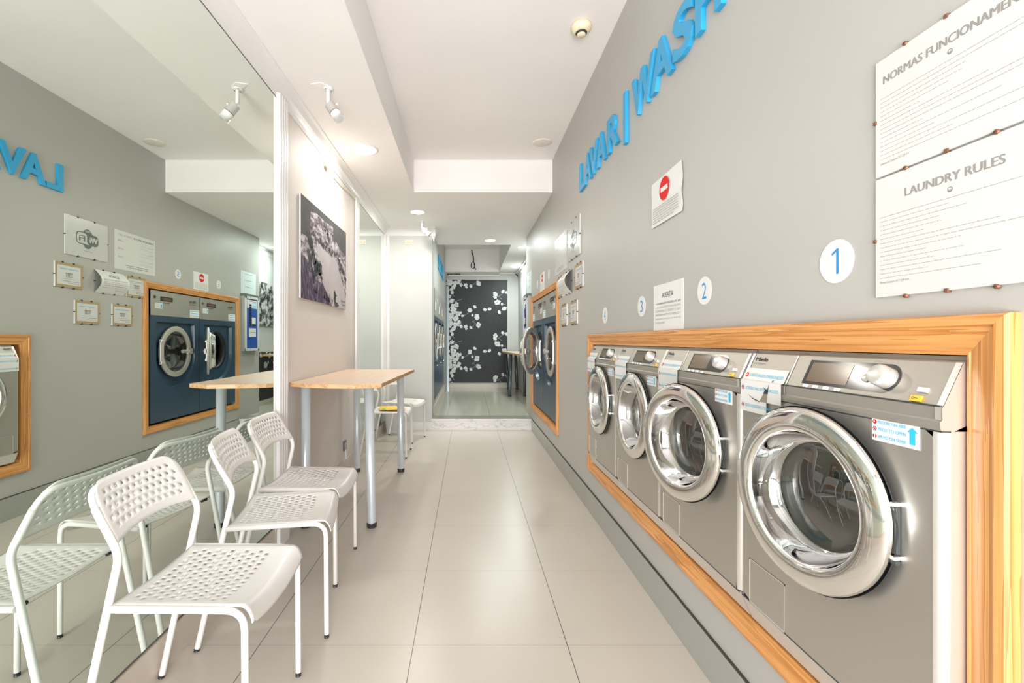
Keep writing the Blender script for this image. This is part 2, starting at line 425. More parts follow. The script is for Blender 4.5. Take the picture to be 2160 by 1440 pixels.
# slim white uprights beside the pale wall and in the corner
b = MB(); b.box(XL, XL+.02, 4.535, 4.59, .13, 2.575, M_trim, .003); b.box(XL, XL+.012, 4.59, 4.69, .13, 2.575, M_trim, .003)
b.box(XL, XL+.012, 6.1, 6.13, .13, 2.575, M_trim); b.box(XL, XL+.02, 6.13, 6.2, .13, 2.575, M_trim, .003)
b.box(XL+.02, XL+.06, 6.188, 6.2, .1, 2.57, M_trim)
struct(b.build('trim_6'))
# cracks in the ceiling paint
# pipes at the back
b = MB(); b.tube([(-.42, 10.2, 2.615), (.68, 10.2, 2.615), (.7, 10.2, 2.655), (1.03, 10.2, 2.655), (1.06, 9.9, 2.65), (1.08, 6.9, 2.655)], .013, M_trim, 10, .02)
tag(b.build('ceiling_pipe'), 'thin white pipe running along the top of the back wall above the mural', 'pipe')
for k, x in enumerate((-.38, -.28)):
    b = MB(); b.tube([(x+.04*math.cos(2*PI*i/20), 10.24, 2.632+.004*math.sin(2*PI*i/20)) for i in range(20)], .004, M_cap, 6)

# ------------------------------------------------------------------ mirrors and fluted pilaster
def mirror(y0, y1, label, z0=.133, z1=2.57):
    r = empty('wall_mirror', 'L', (XL, y0, z0)); W = y1-y0; H = z1-z0
    b = MB(); b.box(0, W, 0, H, 0, .003, M_trim); b.add([(0.002, .002, .005), (W-.002, .002, .005), (W-.002, H-.002, .005), (.002, H-.002, .005)], [(0, 1, 2, 3)], M_mirror)
    b.build('mirror_glass', r)
    b = MB(); d = mat('dark_mirror_edge', (.12, .11, .09), .4)
    b.box(-.002, W+.002, -.004, .0005, 0, .006, d); b.build('mirror_edge', r); MB().box(-.002, W+.002, H-.0005, H+.003, 0, .006, d).build('mirror_edge', r)
    return tag(r, label, 'mirror')
mirror(-1.2, 2.662, 'huge frameless wall mirror behind the row of three white chairs')
mirror(4.695, 6.095, 'tall narrow wall mirror beyond the wooden table, next to the white end wall')
b = MB(); pts = []
for k in range(4):
    c = 2.665+.0175+k*.034
    pts += [(c-.0168, .006), (c-.0145, .019), (c-.008, .025), (c+.006, .025), (c+.0125, .019), (c+.0160, .006)]
pts = [(2.662, 0)]+[(a, d) for a, d in pts]+[(2.805, .006), (2.805, 0)]
n = len(pts); vs = [(XL+d, a, .0) for a, d in pts]+[(XL+d, a, 2.60) for a, d in pts]
b.add(vs, [(i, i+1, n+i+1, n+i) for i in range(n-1)]+[list(range(n, 2*n))[::-1]], M_trim)
b.box(XL, XL+.030, 2.660, 2.806, .0, .14, M_trim, .004)
tag(b.build('fluted_pilaster'), 'white fluted pilaster between the big mirror and the pale wall', 'pilaster')

# ------------------------------------------------------------------ wooden frames round the machine openings
def frame(yl, yr, z0, z1, w, label):
    """outer edges; local x from far to near"""
    W = yl-yr; H = z1-z0
    r = empty('wooden_frame', 'R', (XR, yl, z0))
    prof = [(0, 0), (0, .018), (.004, .023), (w*.26, .024), (w*.30, .0195), (w*.36, .0185), (w*.62, .0165), (w*.9, .011), (w*.93, .013), (w*.99, .012), (w, .008), (w, -.05)]
    def side(k):
        vs = []; fs = []
        for d, z in prof:
            C = [(d, d), (W-d, d), (W-d, H-d), (d, H-d)]
            vs += [(*C[k], z), (*C[(k+1) % 4], z)]
        for j in range(len(prof)-1): fs.append((2*j, 2*j+1, 2*j+3, 2*j+2))
        return vs, fs
    for k, (nm, m) in enumerate((('bottom_rail', M_pinex), ('stile', M_piney), ('top_rail', M_pinex), ('stile', M_piney))):
        vs, fs = side(k); MB().add(vs, fs, m).build(nm, r)
    return tag(r, label, 'frame', )
frame(3.225, .715, .293, 1.224, .068, 'long low pine frame around the four steel washing machines')
frame(6.165, 4.36, .30, 1.745, .062, 'upright pine frame around the two blue dryers')

# ------------------------------------------------------------------ washing machines
def washer(yl, label, theta, torn, seed):
    W = .582; Z0 = .375; rnd = random.Random(seed)
    r = empty('washing_machine', 'R', (.80, yl, Z0))
    # profile along height: (z out, y up) front plane z=0
    prof = [(-.55, .0), (-.03, .0), (-.026, .008), (-.004, .060), (0, .069)]
    top = [(0, .652)]
    HC = (.291+.012, .452)   # door centre
    b = MB(); g = .003
    A = angles(*HC, g, W-g, .069, .652, 64)
    out = [ray_rect(*HC, g+(.008 if 1 else 0), W-g-.016, .069, .652, a) for a in A]
    inn = [(HC[0]+.172*math.cos(a), HC[1]+.172*math.sin(a)) for a in A]
    ring_fill(b, out, inn, 0, 0, M_steel)
    # rounded vertical edges + sides
    for sx, x0 in ((1, g), (-1, W-g)):
        q = .008 if sx > 0 else .016
        cs = [(x0+sx*(q-q*math.sin(t)), -q+q*math.cos(t)) for t in [PI/2*k/5 for k in range(6)]]+[(x0, -.55)]
        P = len(cs); vs = [(x, .069, z) for x, z in cs]+[(x, .652, z) for x, z in cs]
        fs = [(j, j+1, P+j+1, P+j) if sx < 0 else (j, P+j, P+j+1, j+1) for j in range(P-1)]
        b.add(vs, fs, M_edge, True)
    # plinth
    vs = [(x, y, z) for x in (g, W-g) for z, y in prof]; P = len(prof)
    b.add(vs, [(j, P+j, P+j+1, j+1) for j in range(P-1)]+[list(range(P)), list(range(P, 2*P))[::-1]], M_edge)
    b.box(g, W-g, .001, .775, -.56, -.55, M_steel)
    b.build('cabinet', r)
    MB().box(.004, W-.004, .0655, .0685, -.01, .0008, M_dark).build('plinth_joint', r)
    # control panel: lip, flat strip, sloping fascia
    b = MB(); pp = [(-.02, .652), (.002, .653), (.0035, .660), (.0035, .668), (0, .671), (0, .692), (-.003, .695), (-.036, .768), (-.04, .771), (-.048, .7715), (-.049, .779), (-.3, .7795)]
    P = len(pp); vs = [(x, y, z) for x in (g, W-g) for z, y in pp]
    fs = [(j, P+j, P+j+1, j+1) for j in range(P-1)]
    b.add(vs, fs, M_steelx); k = len(b.v)
    b.add([(g, y, z) for z, y in pp], [list(range(P))], M_edge); b.add([(W-g, y, z) for z, y in pp], [list(range(P))[::-1]], M_edge)
    sl = lambda x, t, o=0: (x, .695+(.768-.695)*t+o*.412, -.003-.033*t+o*.911)    # point on the slope, t 0..1
    cp = b.build('control_panel', r)
    # bright end cheeks and dividing strip
    for xa, xb in ((g, g+.011), (W-g-.011, W-g), (.186, .190)):
        b = MB()
        b.add([sl(xa, 0, .0012), sl(xb, 0, .0012), sl(xb, 1, .0012), sl(xa, 1, .0012)], [(0, 1, 2, 3)], M_edge)
        b.add([(xa, .671, .0014), (xb, .671, .0014), (xb, .6932, .0014), (xa, .6932, .0014)], [(0, 1, 2, 3)], M_edge)
        b.build('panel_strip', r)
    b = MB(); b.box(g+.003, W-g-.003, .6935, .6955, -.012, .0006, M_dark); b.build('panel_joint', r); MB().box(g, W-g, .650, .6525, -.015, .0006, M_dark).build('panel_joint', r)
    # display
    b = MB(); pts = [(.237, .14), (.237, .82), (.44, .82)]
    dp = [(.237, .12), (.245, .88)]
    ol = [sl(.237, .12, .0006), sl(.452, .12, .0006)]
    for k in range(1, 12):
        a = -PI/2+PI*k/12; ol.append(sl(.452+.03*math.cos(a), .50+.38*math.sin(a), .0006))
    ol += [sl(.452, .88, .0006), sl(.237, .88, .0006)]
    b.add(ol, [list(range(len(ol)))], M_disp)
    b.add([sl(.248, .2, .0012), sl(.366, .2, .0012), sl(.366, .8, .0012), sl(.248, .8, .0012)], [(0, 1, 2, 3)], M_lcd)
    dsp = b.build('display', r)
    # knob and buttons
    kn = MB(); c = sl(.455, .5, 0)
    kn.lathe([(.0215, 0), (.0215, .020), (.0195, .026), (.0175, .0275), (0.0001, .0275)], M_knob, 36)
    ko = kn.build('knob', r, loc=c, rot=(-math.atan2(.033, .073), 0, 0))
    b = MB(); b.lathe([(.0085, 0), (.0085, .004), (.006, .0055), (.0001, .0055)], M_knob, 24); b.build('start_button', r, loc=sl(.409, .46), rot=(-math.atan2(.033, .073), 0, 0))
    def btn(x, t, wx, hy, m, nm, h=.0045):
        b = MB(); b.box(-wx/2, wx/2, -hy/2, hy/2, 0, h, m, .0012)
        if m is M_yellow:
            b.lathe([(.0016, h+.0003), (.0026, h+.0003)], M_ink, 12, (-.004, 0, 0), sm=False); b.box(-.0015, .005, -.0005, .0005, h, h+.0004, M_ink)
        return b.build(nm, r, loc=sl(x, t), rot=(-math.atan2(.033, .073), 0, 0))
    for q, x in enumerate((.256, .287, .319, .351)):
        o = btn(x, .045, .0145, .0085, M_knob, 'program_button', .004)
        MB().text(str(q+1), .005, 0, -.0025, .0043, M_inkg, 'c').build('button_number', o)
    btn(.535, .30, .019, .010, M_knob, 'power_button'); btn(.529, .085, .021, .0115, M_yellow, 'key_button')
    # writing
    b = MB(); fn = lambda v: sl(v[0], v[1], .0008)
    b.text('Miele', .1, .025, .72, 0, M_ink, 'l', width=.053, bold=.014, fn=fn, height=.155)
    b.text('PROFESSIONAL', .1, .025, .605, 0, M_inkg, 'l', width=.053, fn=fn, height=.065)
    b.text('PW 5065  VARIO', .1, .028, .44, 0, M_inkl, 'l', width=.046, fn=fn, height=.04)
    b.build('logo', r)
    # soap sticker over the fascia and the lip
    def wrap(v):
        x, y = v[0], v[1]; e = v[2]
        if y > .695: t = (y-.695)/.073; return sl(x, t, .0016+e)
        return (x, y, .0052+e)
    b = MB(); sx0, sx1 = (.006, .181); nx = 30
    ys = [.606, .62, .64, .65, .66, .67, .68, .694, .696, .71, .72, .728]
    for i in range(nx):
        for j in range(len(ys)-1):
            xa = sx0+(sx1-sx0)*i/nx; xb = sx0+(sx1-sx0)*(i+1)/nx; xm = (i+.5)/nx
            if torn and xm > .66 and ys[j] < .635: continue
            b.add([wrap((xa, ys[j], 0)), wrap((xb, ys[j], 0)), wrap((xb, ys[j+1], 0)), wrap((xa, ys[j+1], 0))], [(0, 1, 2, 3)], M_paper)
    for q, (yy, tx) in enumerate(((.704, 'DETERGENTE E AMACIADOR COMPREENDIDOS INCLUIDOS'), (.669, 'DETERGENT AND SOFTENERS INCLUDED'), (.620, 'LESSIVE ADOUCISSANT ET BLANCHI'))):
        w_ = (.142, .142, .115 if torn else .142)[q]
        b.text(tx, .008, sx0+.024, yy, .0005, M_cyan, 'l', width=w_, fn=wrap, height=.0085)
    if torn:
        U = lambda pts, m, e: b.add([wrap((sx0+(sx1-sx0)*a, c, e)) for a, c in pts], [list(range(len(pts)))[::-1]], m)
        U([(.655, .6755), (.72, .6755), (.70, .6755), (.69, .655), (.68, .6405), (.50, .6405), (.555, .652), (.61, .665)], M_steelx, .0008)
        U([(.655, .6765), (.72, .6755), (.705, .664), (.60, .663)], M_ink, .0010)
        U([(.755, .7005), (.772, .7005), (.735, .683), (.71, .6755), (.70, .6765), (.725, .688)], M_ink, .0010)
        U([(.60, .682), (.655, .6765), (.68, .674), (.655, .6725)], M_ink, .0011)
        U([(.20, .6555), (.34, .6465), (.48, .6415), (.52, .6405), (.48, .6385), (.34, .644)], M_ink, .0010)
    st = b.build('detergent_sticker', r)
    flags(st, [(sx0+.012, .708), (sx0+.012, .673), (sx0+.012, .624)], .0065, wrap, .0006)
    # press to open sticker
    b = MB(); X0, X1, Y0, Y1 = .443, .541, .611, .659
    b.box(X0, X1, Y0, Y1, .0005, .0012, M_paper)
    for tx, yy in (('PRESSIONE PARA ABRIR', .6445), ('PRESS TO OPEN', .631), ('APPUYEZ POUR OUVRIR', .6165)):
        b.text(tx, .005, X0+.014, yy, .0015, M_cyan, 'l', width=.058, height=.0062, bold=.01)
    ax = X1-.0135
    b.poly([(ax-.0055, Y0+.007), (ax+.0055, Y0+.007), (ax+.0055, Y0+.029), (ax+.0105, Y0+.029), (ax, Y0+.038), (ax-.0105, Y0+.029), (ax-.0055, Y0+.029)], .0015, None, M_cyan)
    ps = b.build('opening_sticker', r)
    flags(ps, [(X0+.007, .6475), (X0+.007, .634), (X0+.007, .6195)], .0044, lambda v: (v[0], v[1], .0013+v[2]), .0003)
    # service flap
    b = MB(); x0, x1, y0, y1 = .040, .188, .060+.007, .190
    for (xa, xb, ya, yb, m) in ((x0, x1, y0+.0, y0+.003, M_edge), (x0, x1, y1-.003, y1, M_edge), (x0, x0+.003, y0, y1, M_edge), (x1-.003, x1, y0, y1, M_edge)):
        b.box(xa, xb, ya, yb, -.001, .0012, m)
    b.box(x0+.003, x1-.003, y0+.003, y1-.003, -.001, .0006, M_steel); b.box(x0-.001, x1+.001, y0-.0015, y1+.0015, -.001, .0003, M_dark)
    b.build('service_flap', r)
    # drum opening
    b = MB(); b.lathe([(.172, 0), (.172, -.02), (.150, -.03), (.150, -.055), (.158, -.06)], M_dark, 48, (*HC, 0)); b.build('door_gasket', r)
    b = MB(); b.lathe([(.158, -.06), (.235, -.08), (.235, -.42), (.0001, -.42)], M_drum, 48, (*HC, 0)); b.build('drum', r)
    # door, hinged on the right
    hx = HC[0]+.196
    d = MB(); cx = -.196
    d.lathe([(.150, .0), (.1975, .0), (.2005, .004), (.2015, .010), (.2000, .0155), (.1965, .0195), (.190, .0225), (.180, .0255), (.168, .0275), (.158, .0275), (.151, .025), (.1475, .020), (.146, .012), (.145, .0)], M_chrome, 72, (cx, 0, .004))
    do = d.build('door', r, loc=(hx, HC[1], .004), rot=(0, math.radians(theta), 0))
    d = MB(); d.lathe([(.148, .021), (.1455, .012), (.140, -.006), (.132, -.026), (.126, -.036), (.120, -.040)], M_bowl, 72, (cx, 0, .004)); d.lathe([(.120, -.040), (.116, -.041), (.095, -.036), (.05, -.028), (.0001, -.025)], M_glass, 72, (cx, 0, .004)); d.build('door_glass', do)
    d = MB(); d.lathe([(.147, .004), (.149, .0), (.196, -.003), (.2015, -.001), (.2045, .007)], M_dark, 64, (cx, 0, .002)); d.build('door_seal', do)
    d = MB()
    for yy in (-.05, .05): d.box(-.006, .0045, yy-.004, yy+.004, -.004, .009, M_knob, .002); d.box(-.005, .006, yy-.012, yy-.004, -.003, .008, M_dark, .002)
    d.box(-.004, .006, -.042, .042, -.003, .007, M_dark, .002); d.build('hinge', do)
    d = MB(); d.box(-.3965, -.3895, -.02, .02, .004, .020, M_knob, .002); d.box(-.398, -.392, -.032, -.028, .006, .014, M_dark); d.box(-.398, -.392, .028, .032, .006, .014, M_dark); d.build('door_latch', do)
    return tag(r, label, 'washing machine', 'steel washing machines in the low pine frame')
def flags(parent, cs, r, fn, z):
    b = MB(); wht = M_paper
    def disc(c, rr, m, e, x0=-1, x1=1, y0=-1, y1=1):
        nonlocal b
        pts = []
        for i in range(20):
            a = 2*PI*i/20; x = max(x0, min(x1, math.cos(a))); y = max(y0, min(y1, math.sin(a))); pts.append(fn((c[0]+rr*x, c[1]+rr*y, z+e)))
        b.add(pts, [list(range(20))], m)
    disc(cs[0], r, M_red, 0); disc((cs[0][0]-r*.15, cs[0][1]), r*.4, wht, .0003)
    b.build('flag_mark', parent); b = MB()
    disc(cs[1], r, mat('navy_ink', (.02, .03, .12), .5), 0); disc(cs[1], r, wht, .0002, y0=-.35, y1=.35); disc(cs[1], r, M_red, .0004, y0=-.16, y1=.16); disc(cs[1], r, wht, .0003, x0=-.3, x1=.3); disc(cs[1], r, M_red, .0005, x0=-.14, x1=.14)
    b.build('flag_mark', parent); b = MB()
    disc(cs[2], r, mat('navy_ink', (.02, .03, .12), .5), 0); disc(cs[2], r, wht, .0002, x0=-.4, x1=1); disc(cs[2], r, M_red, .0004, x0=.4, x1=1)
    b.build('flag_mark', parent)
washer(1.3665, 'nearest steel washing machine, under the number 1, with a torn detergent sticker', 7.0, True, 1)
washer(1.9525, 'steel washing machine under the number 2, second from the near end, its round door ajar', 12.5, False, 2)
washer(2.5285, 'steel washing machine under the number 3, beyond the one with the wide ajar door', .5, False, 3)
washer(3.108, 'farthest of the four steel washing machines, under the number 4', .5, False, 4)

# ------------------------------------------------------------------ dryers
def dryer(name, side, loc, W, H, band, cy, R, theta, label, cat, group, hinge_r=True, lower=None, simple=False):
    r = empty(name, side, loc); g = .004; c = (W/2, cy)
    hw = W/2-.087; yt = cy+.30*R/.262; yb = cy-.045
    def rec(a, q=0):      # recess outline: square top, round bottom
        dx, dy = math.cos(a), math.sin(a); lo, hi = 0, 2
        for _ in range(30):
            t = (lo+hi)/2; x, y = dx*t, cy+dy*t
            ins = abs(x) < hw-q and y < yt-q and (y > yb or x*x+(y-yb)**2 < (hw-q)**2)
            lo, hi = (t, hi) if ins else (lo, t)
        return (c[0]+dx*lo, cy+dy*lo)
    b = MB(); yB = H-band
    A = angles(*c, g, W-g, 0, yB, 72)
    rp = [rec(a) for a in A]; rq = [rec(a, .012) for a in A]
    ring_fill(b, [ray_rect(*c, g, W-g, 0, yB, a) for a in A], rp, 0, 0, M_blue)
    ring_fill(b, rp, rq, 0, -.035, M_blue)
    ring_fill(b, rq, [(c[0]+(R-.03)*math.cos(a), cy+(R-.03)*math.sin(a)) for a in A], -.035, -.035, M_blue)
    D = .5 if side == 'R' else .18
    b.box(g, W-g, .0, H, -D-.01, -D, M_blue)
    for x in (g, W-g): b.add([(x, 0, 0), (x, H, 0), (x, H, -D), (x, 0, -D)], [(0, 1, 2, 3)], M_blue)
    b.build('cabinet', r)
    b = MB(); b.box(g, W-g, yB+.002, H, -.03, .004, M_steelx, .002); b.box(g, W-g, yB-.001, yB+.002, -.01, .001, M_dark)
    b.build('control_panel', r)
    dy = yB+band*.70
    mir = -1
    if not simple:
        b = MB(); X = W-.145-.19   # display sits near the near side
        b.box(X, X+.19, dy-.022, dy+.022, .004, .007, M_disp, .004); b.box(X+.03, X+.155, dy-.012, dy+.012, .007, .0078, mat('amber_display', (.16, .06, .015), .3)); b.build('display', r)
        b = MB(); b.disc(X+.172, dy, .012, .0075, .0105, M_dark, 20); b.build('knob', r)
        b = MB()
        for k in range(6): b.box(X+.05+k*.018, X+.06+k*.018, dy-.042, dy-.034, .004, .006, M_dark)
        b.build('button_row', r)
        b = MB(); b.lathe([(.016, .004), (.016, .008), (.0001, .008)], M_dark, 24, (W-.06, dy+.012, 0)); b.build('lock', r)
        b = MB(); b.box(W-.175, W-.065, dy-.10, dy-.045, .004, .005, M_paper); b.box(W-.168, W-.150, dy-.09, dy-.055, .005, .0054, M_cyan)
        rr = random.Random(5)
        for k in range(4): b.dashes(W-.145, W-.072, dy-.09+k*.011, .003, .0054, M_inkl, rr, .012)
        b.build('instruction_sticker', r)
        b = MB(); b.box(.005, .18, yB+.012, yB+.095, .004, .005, M_paper)
        for k in range(3): b.dashes(.03, .172, yB+.025+k*.026, .007, .0055, M_cyan, rr, .03)
        so = b.build('detergent_sticker', r)
        flags(so, [(.016, yB+.08), (.016, yB+.054), (.016, yB+.028)], .006, lambda v: (v[0], v[1], .0052+v[2]), .0003)
        b = MB(); b.text('Miele', .03, .075, dy-.008, .0045, M_ink, 'l', width=.12, height=.032, bold=.025); b.text('PROFESSIONAL', .01, .075, dy-.028, .0045, M_ink, 'l', width=.12, height=.011); b.build('logo', r)
    else:
        b = MB(); b.box(W*.55, W*.75, dy-.05, dy, .004, .006, M_plas); b.box(.1, .28, dy-.19, dy-.07, .004, .006, M_paper); b.build('instruction_sticker', r)
    if lower:
        b = MB(); b.box(g, W-g, lower-.004, lower+.004, -.01, .001, M_dark); b.box(W*.75, W*.79, lower-.045, lower-.025, 0, .01, M_chrome, .003); b.build('lint_flap_line', r)
    b = MB(); b.lathe([(R-.03, -.035), (R-.035, -.025), (R-.06, -.05), (R-.06, -.10)], M_black, 48, (*c, 0)); b.build('door_gasket', r)
    b = MB(); b.lathe([(R-.06, -.10), (R+.02, -.11), (R+.02, -D+.02), (.0001, -D+.02)], mat('dark_drum', (.10, .10, .10), .3, .8), 48, (*c, 0)); b.build('drum', r)
    hx = c[0]+(R-.005); d = MB()
    d.lathe([(R-.053, -.01), (R-.053, .010), (R-.0525, .0128), (R-.050, .014), (R-.049, .0142), (R-.006, .0142), (R-.004, .0138), (R-.001, .011), (R, .008), (R, .007), (R, -.008), (R-.053, -.01)], M_ring, 64, (-(R-.005), 0, 0))
    do = d.build('door', r, loc=(hx, cy, -.012 if theta < 5 else .02), rot=(0, math.radians(theta), 0))
    q = -(R-.005)
    d = MB(); d.lathe([(R-.052, .005), (R-.06, -.01), (R-.072, -.055), (R-.09, -.07), (.0001, -.075)], M_glass, 56, (q, 0, 0)); d.build('door_glass', do)
    if theta > 5:
        d = MB(); d.lathe([(R-.05, -.012), (R-.062, -.03), (R-.066, -.03), (R-.056, -.012)], M_drum, 48, (q, 0, 0)); d.build('door_collar', do)
    d = MB(); d.box(-.035, .012, -.125, .125, .005, .026, M_edge, .005); d.box(-.04, .014, -.118, -.095, .02, .032, M_edge, .003); d.box(-.04, .014, .095, .118, .02, .032, M_edge, .003); d.build('hinge', do)
    d = MB(); d.tube([(q-R*.7, 0, .026), (q-R*.32, 0, .024)], [.02, .018], M_ring, 16); d.box(q-R*.97, q-R*.60, -.030, .030, .016, .040, M_ring, .008); d.build('handle', do)
    return tag(r, label, cat, group)
G = 'blue dryers in the upright pine frame'
dryer('dryer', 'R', (.85, 5.277, .385), .815, 1.287, .245, .685, .262, 0, 'nearer of the two blue dryers in the pine frame, its round door shut', 'dryer', G)
dryer('dryer', 'R', (.85, 6.095, .385), .815, 1.287, .245, .685, .262, 151, 'farther of the two blue dryers in the pine frame, its round door swung wide open', 'dryer', G)
for k, y in enumerate((6.63, 7.51, 8.39)):
    lab = ('nearest', 'middle', 'farthest')[k]+' of the three blue dryers in the grey wall left of the passage'
    dryer('dryer', 'L', (-.476, y, .34), .876, 1.6, .40, .84, .275, 0, lab, 'dryer', 'blue dryers in the passage wall', lower=.5, simple=True)
b = MB(); b.lathe([(.032, 0), (.032, 2.15)], M_leg, 20, (-.42, 9.55, ZF), cap=True); b.lathe([(.045, 0), (.045, .02)], M_leg, 20, (-.42, 9.55, ZF), cap=True)
tag(b.build('metal_post'), 'thin silver metal post standing at the left edge of the mural', 'post')

# ------------------------------------------------------------------ blue wall letters
def letter(ch, x0, x1, y0, y1, label, side='R', base=(XR, 0), depth=.0185, cat='letter', grp=None):
    b = MB()
    wd = abs(x1-x0)
    if ch == '|': b.box(0, wd, 0, y1-y0, 0, depth, M_letter, .002)
    else: b.text(ch, .2, 0, 0, 0, M_letter, 'l', width=wd, height=y1-y0, bold=.028, depth=depth)
    o = b.build({'|': 'bar_sign'}.get(ch, 'wall_letter')); place(o, side, base[0]-(.0005 if side == 'R' else -.0005), x0, y0)
    return tag(o, label, cat, grp)
GL = 'blue letters on the right wall'
# far edge (left in view) and near edge, along the right wall
Ls = [('L', 3.485, 3.345), ('A', 3.345, 3.155), ('V', 3.195, 3.00), ('A', 3.02, 2.825), ('R', 2.79, 2.59), ('|', 2.498, 2.458), ('W', 2.37, 2.085), ('A', 2.122, 1.90), ('S', 1.895, 1.725), ('H', 1.705, 1.53)]
names = {0: 'blue wall letter L at the far end of the blue words', 1: 'blue wall letter A right after the L', 2: 'blue wall letter V between two letters A', 3: 'blue wall letter A between V and R', 4: 'blue wall letter R before the upright bar',
         5: 'tall thin blue upright bar between the two blue words', 6: 'blue wall letter W right after the upright bar', 7: 'blue wall letter A between W and S', 8: 'blue wall letter S of the nearer blue word', 9: 'blue wall letter H cut off by the top of the photo'}
for k, (ch, xa, xb) in enumerate(Ls):
    z0, z1 = (2.225, 2.50) if ch == '|' else (2.287, 2.487)
    letter(ch, xa, xb, z0, z1, names[k], grp=GL)
for k, (ch, ya, yb) in enumerate((('S', 7.45, 7.70), ('E', 7.75, 7.98), ('C', 8.03, 8.30), ('A', 8.33, 8.62), ('R', 8.66, 8.92))):
    o = letter(ch, ya, yb, 2.33, 2.58, 'blue letter %s on the grey wall above the three passage dryers' % ch, 'L', (-.48, 0), grp='blue letters in the passage')

# ------------------------------------------------------------------ number stickers
for n_, (y, z, wh) in enumerate(((1.074, 1.363, 'nearest steel washer'), (1.673, 1.36, 'second steel washer'), (2.278, 1.349, 'third steel washer'), (2.886, 1.338, 'farthest steel washer'), (4.89, 1.879, 'nearer blue dryer'), (5.69, 1.867, 'farther blue dryer')), 1):
    b = MB(); b.disc(0, 0, .05, 0, .0012, M_paper, 48); 
    if n_ == 1: b.poly([(.001, -.029), (.008, -.029), (.008, .029), (.002, .029), (-.012, .020), (-.012, .014), (.001, .0215)], .0016, None, M_num)
    else: b.text(str(n_), .052, 0, -.029, .0016, M_num, 'c', height=.058, width=.031)
    o = b.build('number_sticker'); place(o, 'R', XR-.0003, y, z)
    tag(o, 'round white sticker with a blue %d above the %s' % (n_, wh), 'sticker', 'numbered wall stickers')

# ------------------------------------------------------------------ signs on the right wall
rn = random.Random(11)
def rules(z0, z1, title, tw, lines, phone, label, tx):
    yl, yr = .9655, .666; W = yl-yr; H = z1-z0
    r = empty('rules_board', 'R', (XR-.0005, yl, z0))
    MB().box(0, W, 0, H, 0, .005, M_plas, .0015).build('board', r)
    b = MB(); b.text(title, .016, W/2, H-.052, .0053, M_inkg, 'c', width=tw, height=.0155, bold=.026)
    b.build('heading', r)
    b = MB(); b.lathe([(.0032, .0054), (.0048, .0054)], M_inkg, 20, (W/2, H-.066, 0), sm=False)
    b.box(W/2-.003, W/2+.003, H-.067, H-.066, .005, .0054, M_inkg); b.box(W/2-.003, W/2+.003, H-.069, H-.068, .005, .0054, M_inkg)
    y = H-.081
    for ln in lines:
        b.dashes(.0115, .0115+ln*(W-.023), y, .0011, .0053, M_inkl, rn, .011); y -= .0088
    b.text(phone, .004, .0115, y-.002, .0053, M_inkg, 'l', height=.0048, width=.062)
    b.build('small_print', r)
    for (x, yy) in ([(.066, H+.001), (.222, H+.001)] if tx else [])+[(.067, -.002), (.222, -.002)]:
        b = MB(); b.lathe([(.0042, .002), (.004, .0075), (.0015, .0085), (.0001, .0085)], M_screw, 14, (x, yy, 0)); b.box(x-.003, x+.003, yy-.0005, yy+.0005, .0082, .0089, M_ink); b.build('screw', r)
    for (x, yy) in (([(.143, H)] if tx else [])+[(.144, 0), (0, H*.48)]):
        b = MB(); b.box(x-.0035, x+.0035, yy-.0035, yy+.0035, -.0003, .0075, M_screw, .001); b.build('clip', r)
    return tag(r, label, 'sign')
rules(1.515, 1.752, 'NORMAS FUNCIONAMENTO', .262, (1, 1, .6, .57, .5, .3, .72, .95, .9, .33, .8, .4, 1, .52, 1), 'Telefone de Contacto: 917 229 419', 'white board headed NORMAS FUNCIONAMENTO, above the English board', 1)
rules(1.269, 1.511, 'LAUNDRY RULES', .168, (1, .5, .6, .43, .45, .33, .78, 1, .57, .35, .58, .4, .8, .36, .68), 'Phone Contact: 917 229 419', 'white board headed LAUNDRY RULES, lower of the two rule boards', 0)

def sheet(name, y0, y1, z0, z1, fill, label, cat='sign', th=.0012, m=None, warp=None, group=None, nx=1):
    """y0 far/left edge, y1 near/right edge"""
    W = y0-y1; H = z1-z0; r = empty(name, 'R', (XR-.0004, y0, z0))
    b = MB()
    if warp is None: b.box(0, W, 0, H, 0, th, m or M_paper)
    else:
        n = 24
        for zz, fl in ((.0, 1), (.0006, 0)):
            vs = [(*(warp(i/12*W, j/n*H)[:2]), warp(i/12*W, j/n*H)[2]+zz) for j in range(n+1) for i in range(13)]
            fs = [(j*13+i, j*13+i+1, (j+1)*13+i+1, (j+1)*13+i) for j in range(n) for i in range(12)]
            b.add(vs, [f[::-1] for f in fs] if fl else fs, m or M_paper, True)
    b.build('sheet', r)
    b = MB(); fill(b, W, H); b.build('print', r)
    return tag(r, label, cat, group)
def alerta(b, W, H, fn=None):
    z = .0018
    b.text('ALERTA', .02, W/2, H*.70, z, M_ink, 'c', height=H*.11, width=W*.38, fn=fn)
    for k, tx in enumerate(('A LAVANDARIA ENCERRA ÀS 22H', 'O INCUMPRIMENTO DO HORÁRIO', 'CONFERE O DIREITO AO', 'ENCERRAMENTO DO ESPAÇO E', 'RETENÇÃO DA ROUPA ATÉ ÀS 9H DO', 'DIA SEGUINTE')):
        b.text(tx, .01, W*.08, H*(.565-.085*k), z, (M_ink, M_inkl, M_inkl, M_inkg, M_inkl, M_inkl)[k], 'l', height=H*.05, width=W*(.84 if k < 5 else .33), fn=fn)
sheet('notice_sheet', 2.128, 1.833, 1.226, 1.428, alerta, 'white ALERTA sheet standing on top of the long pine frame', 'sign')
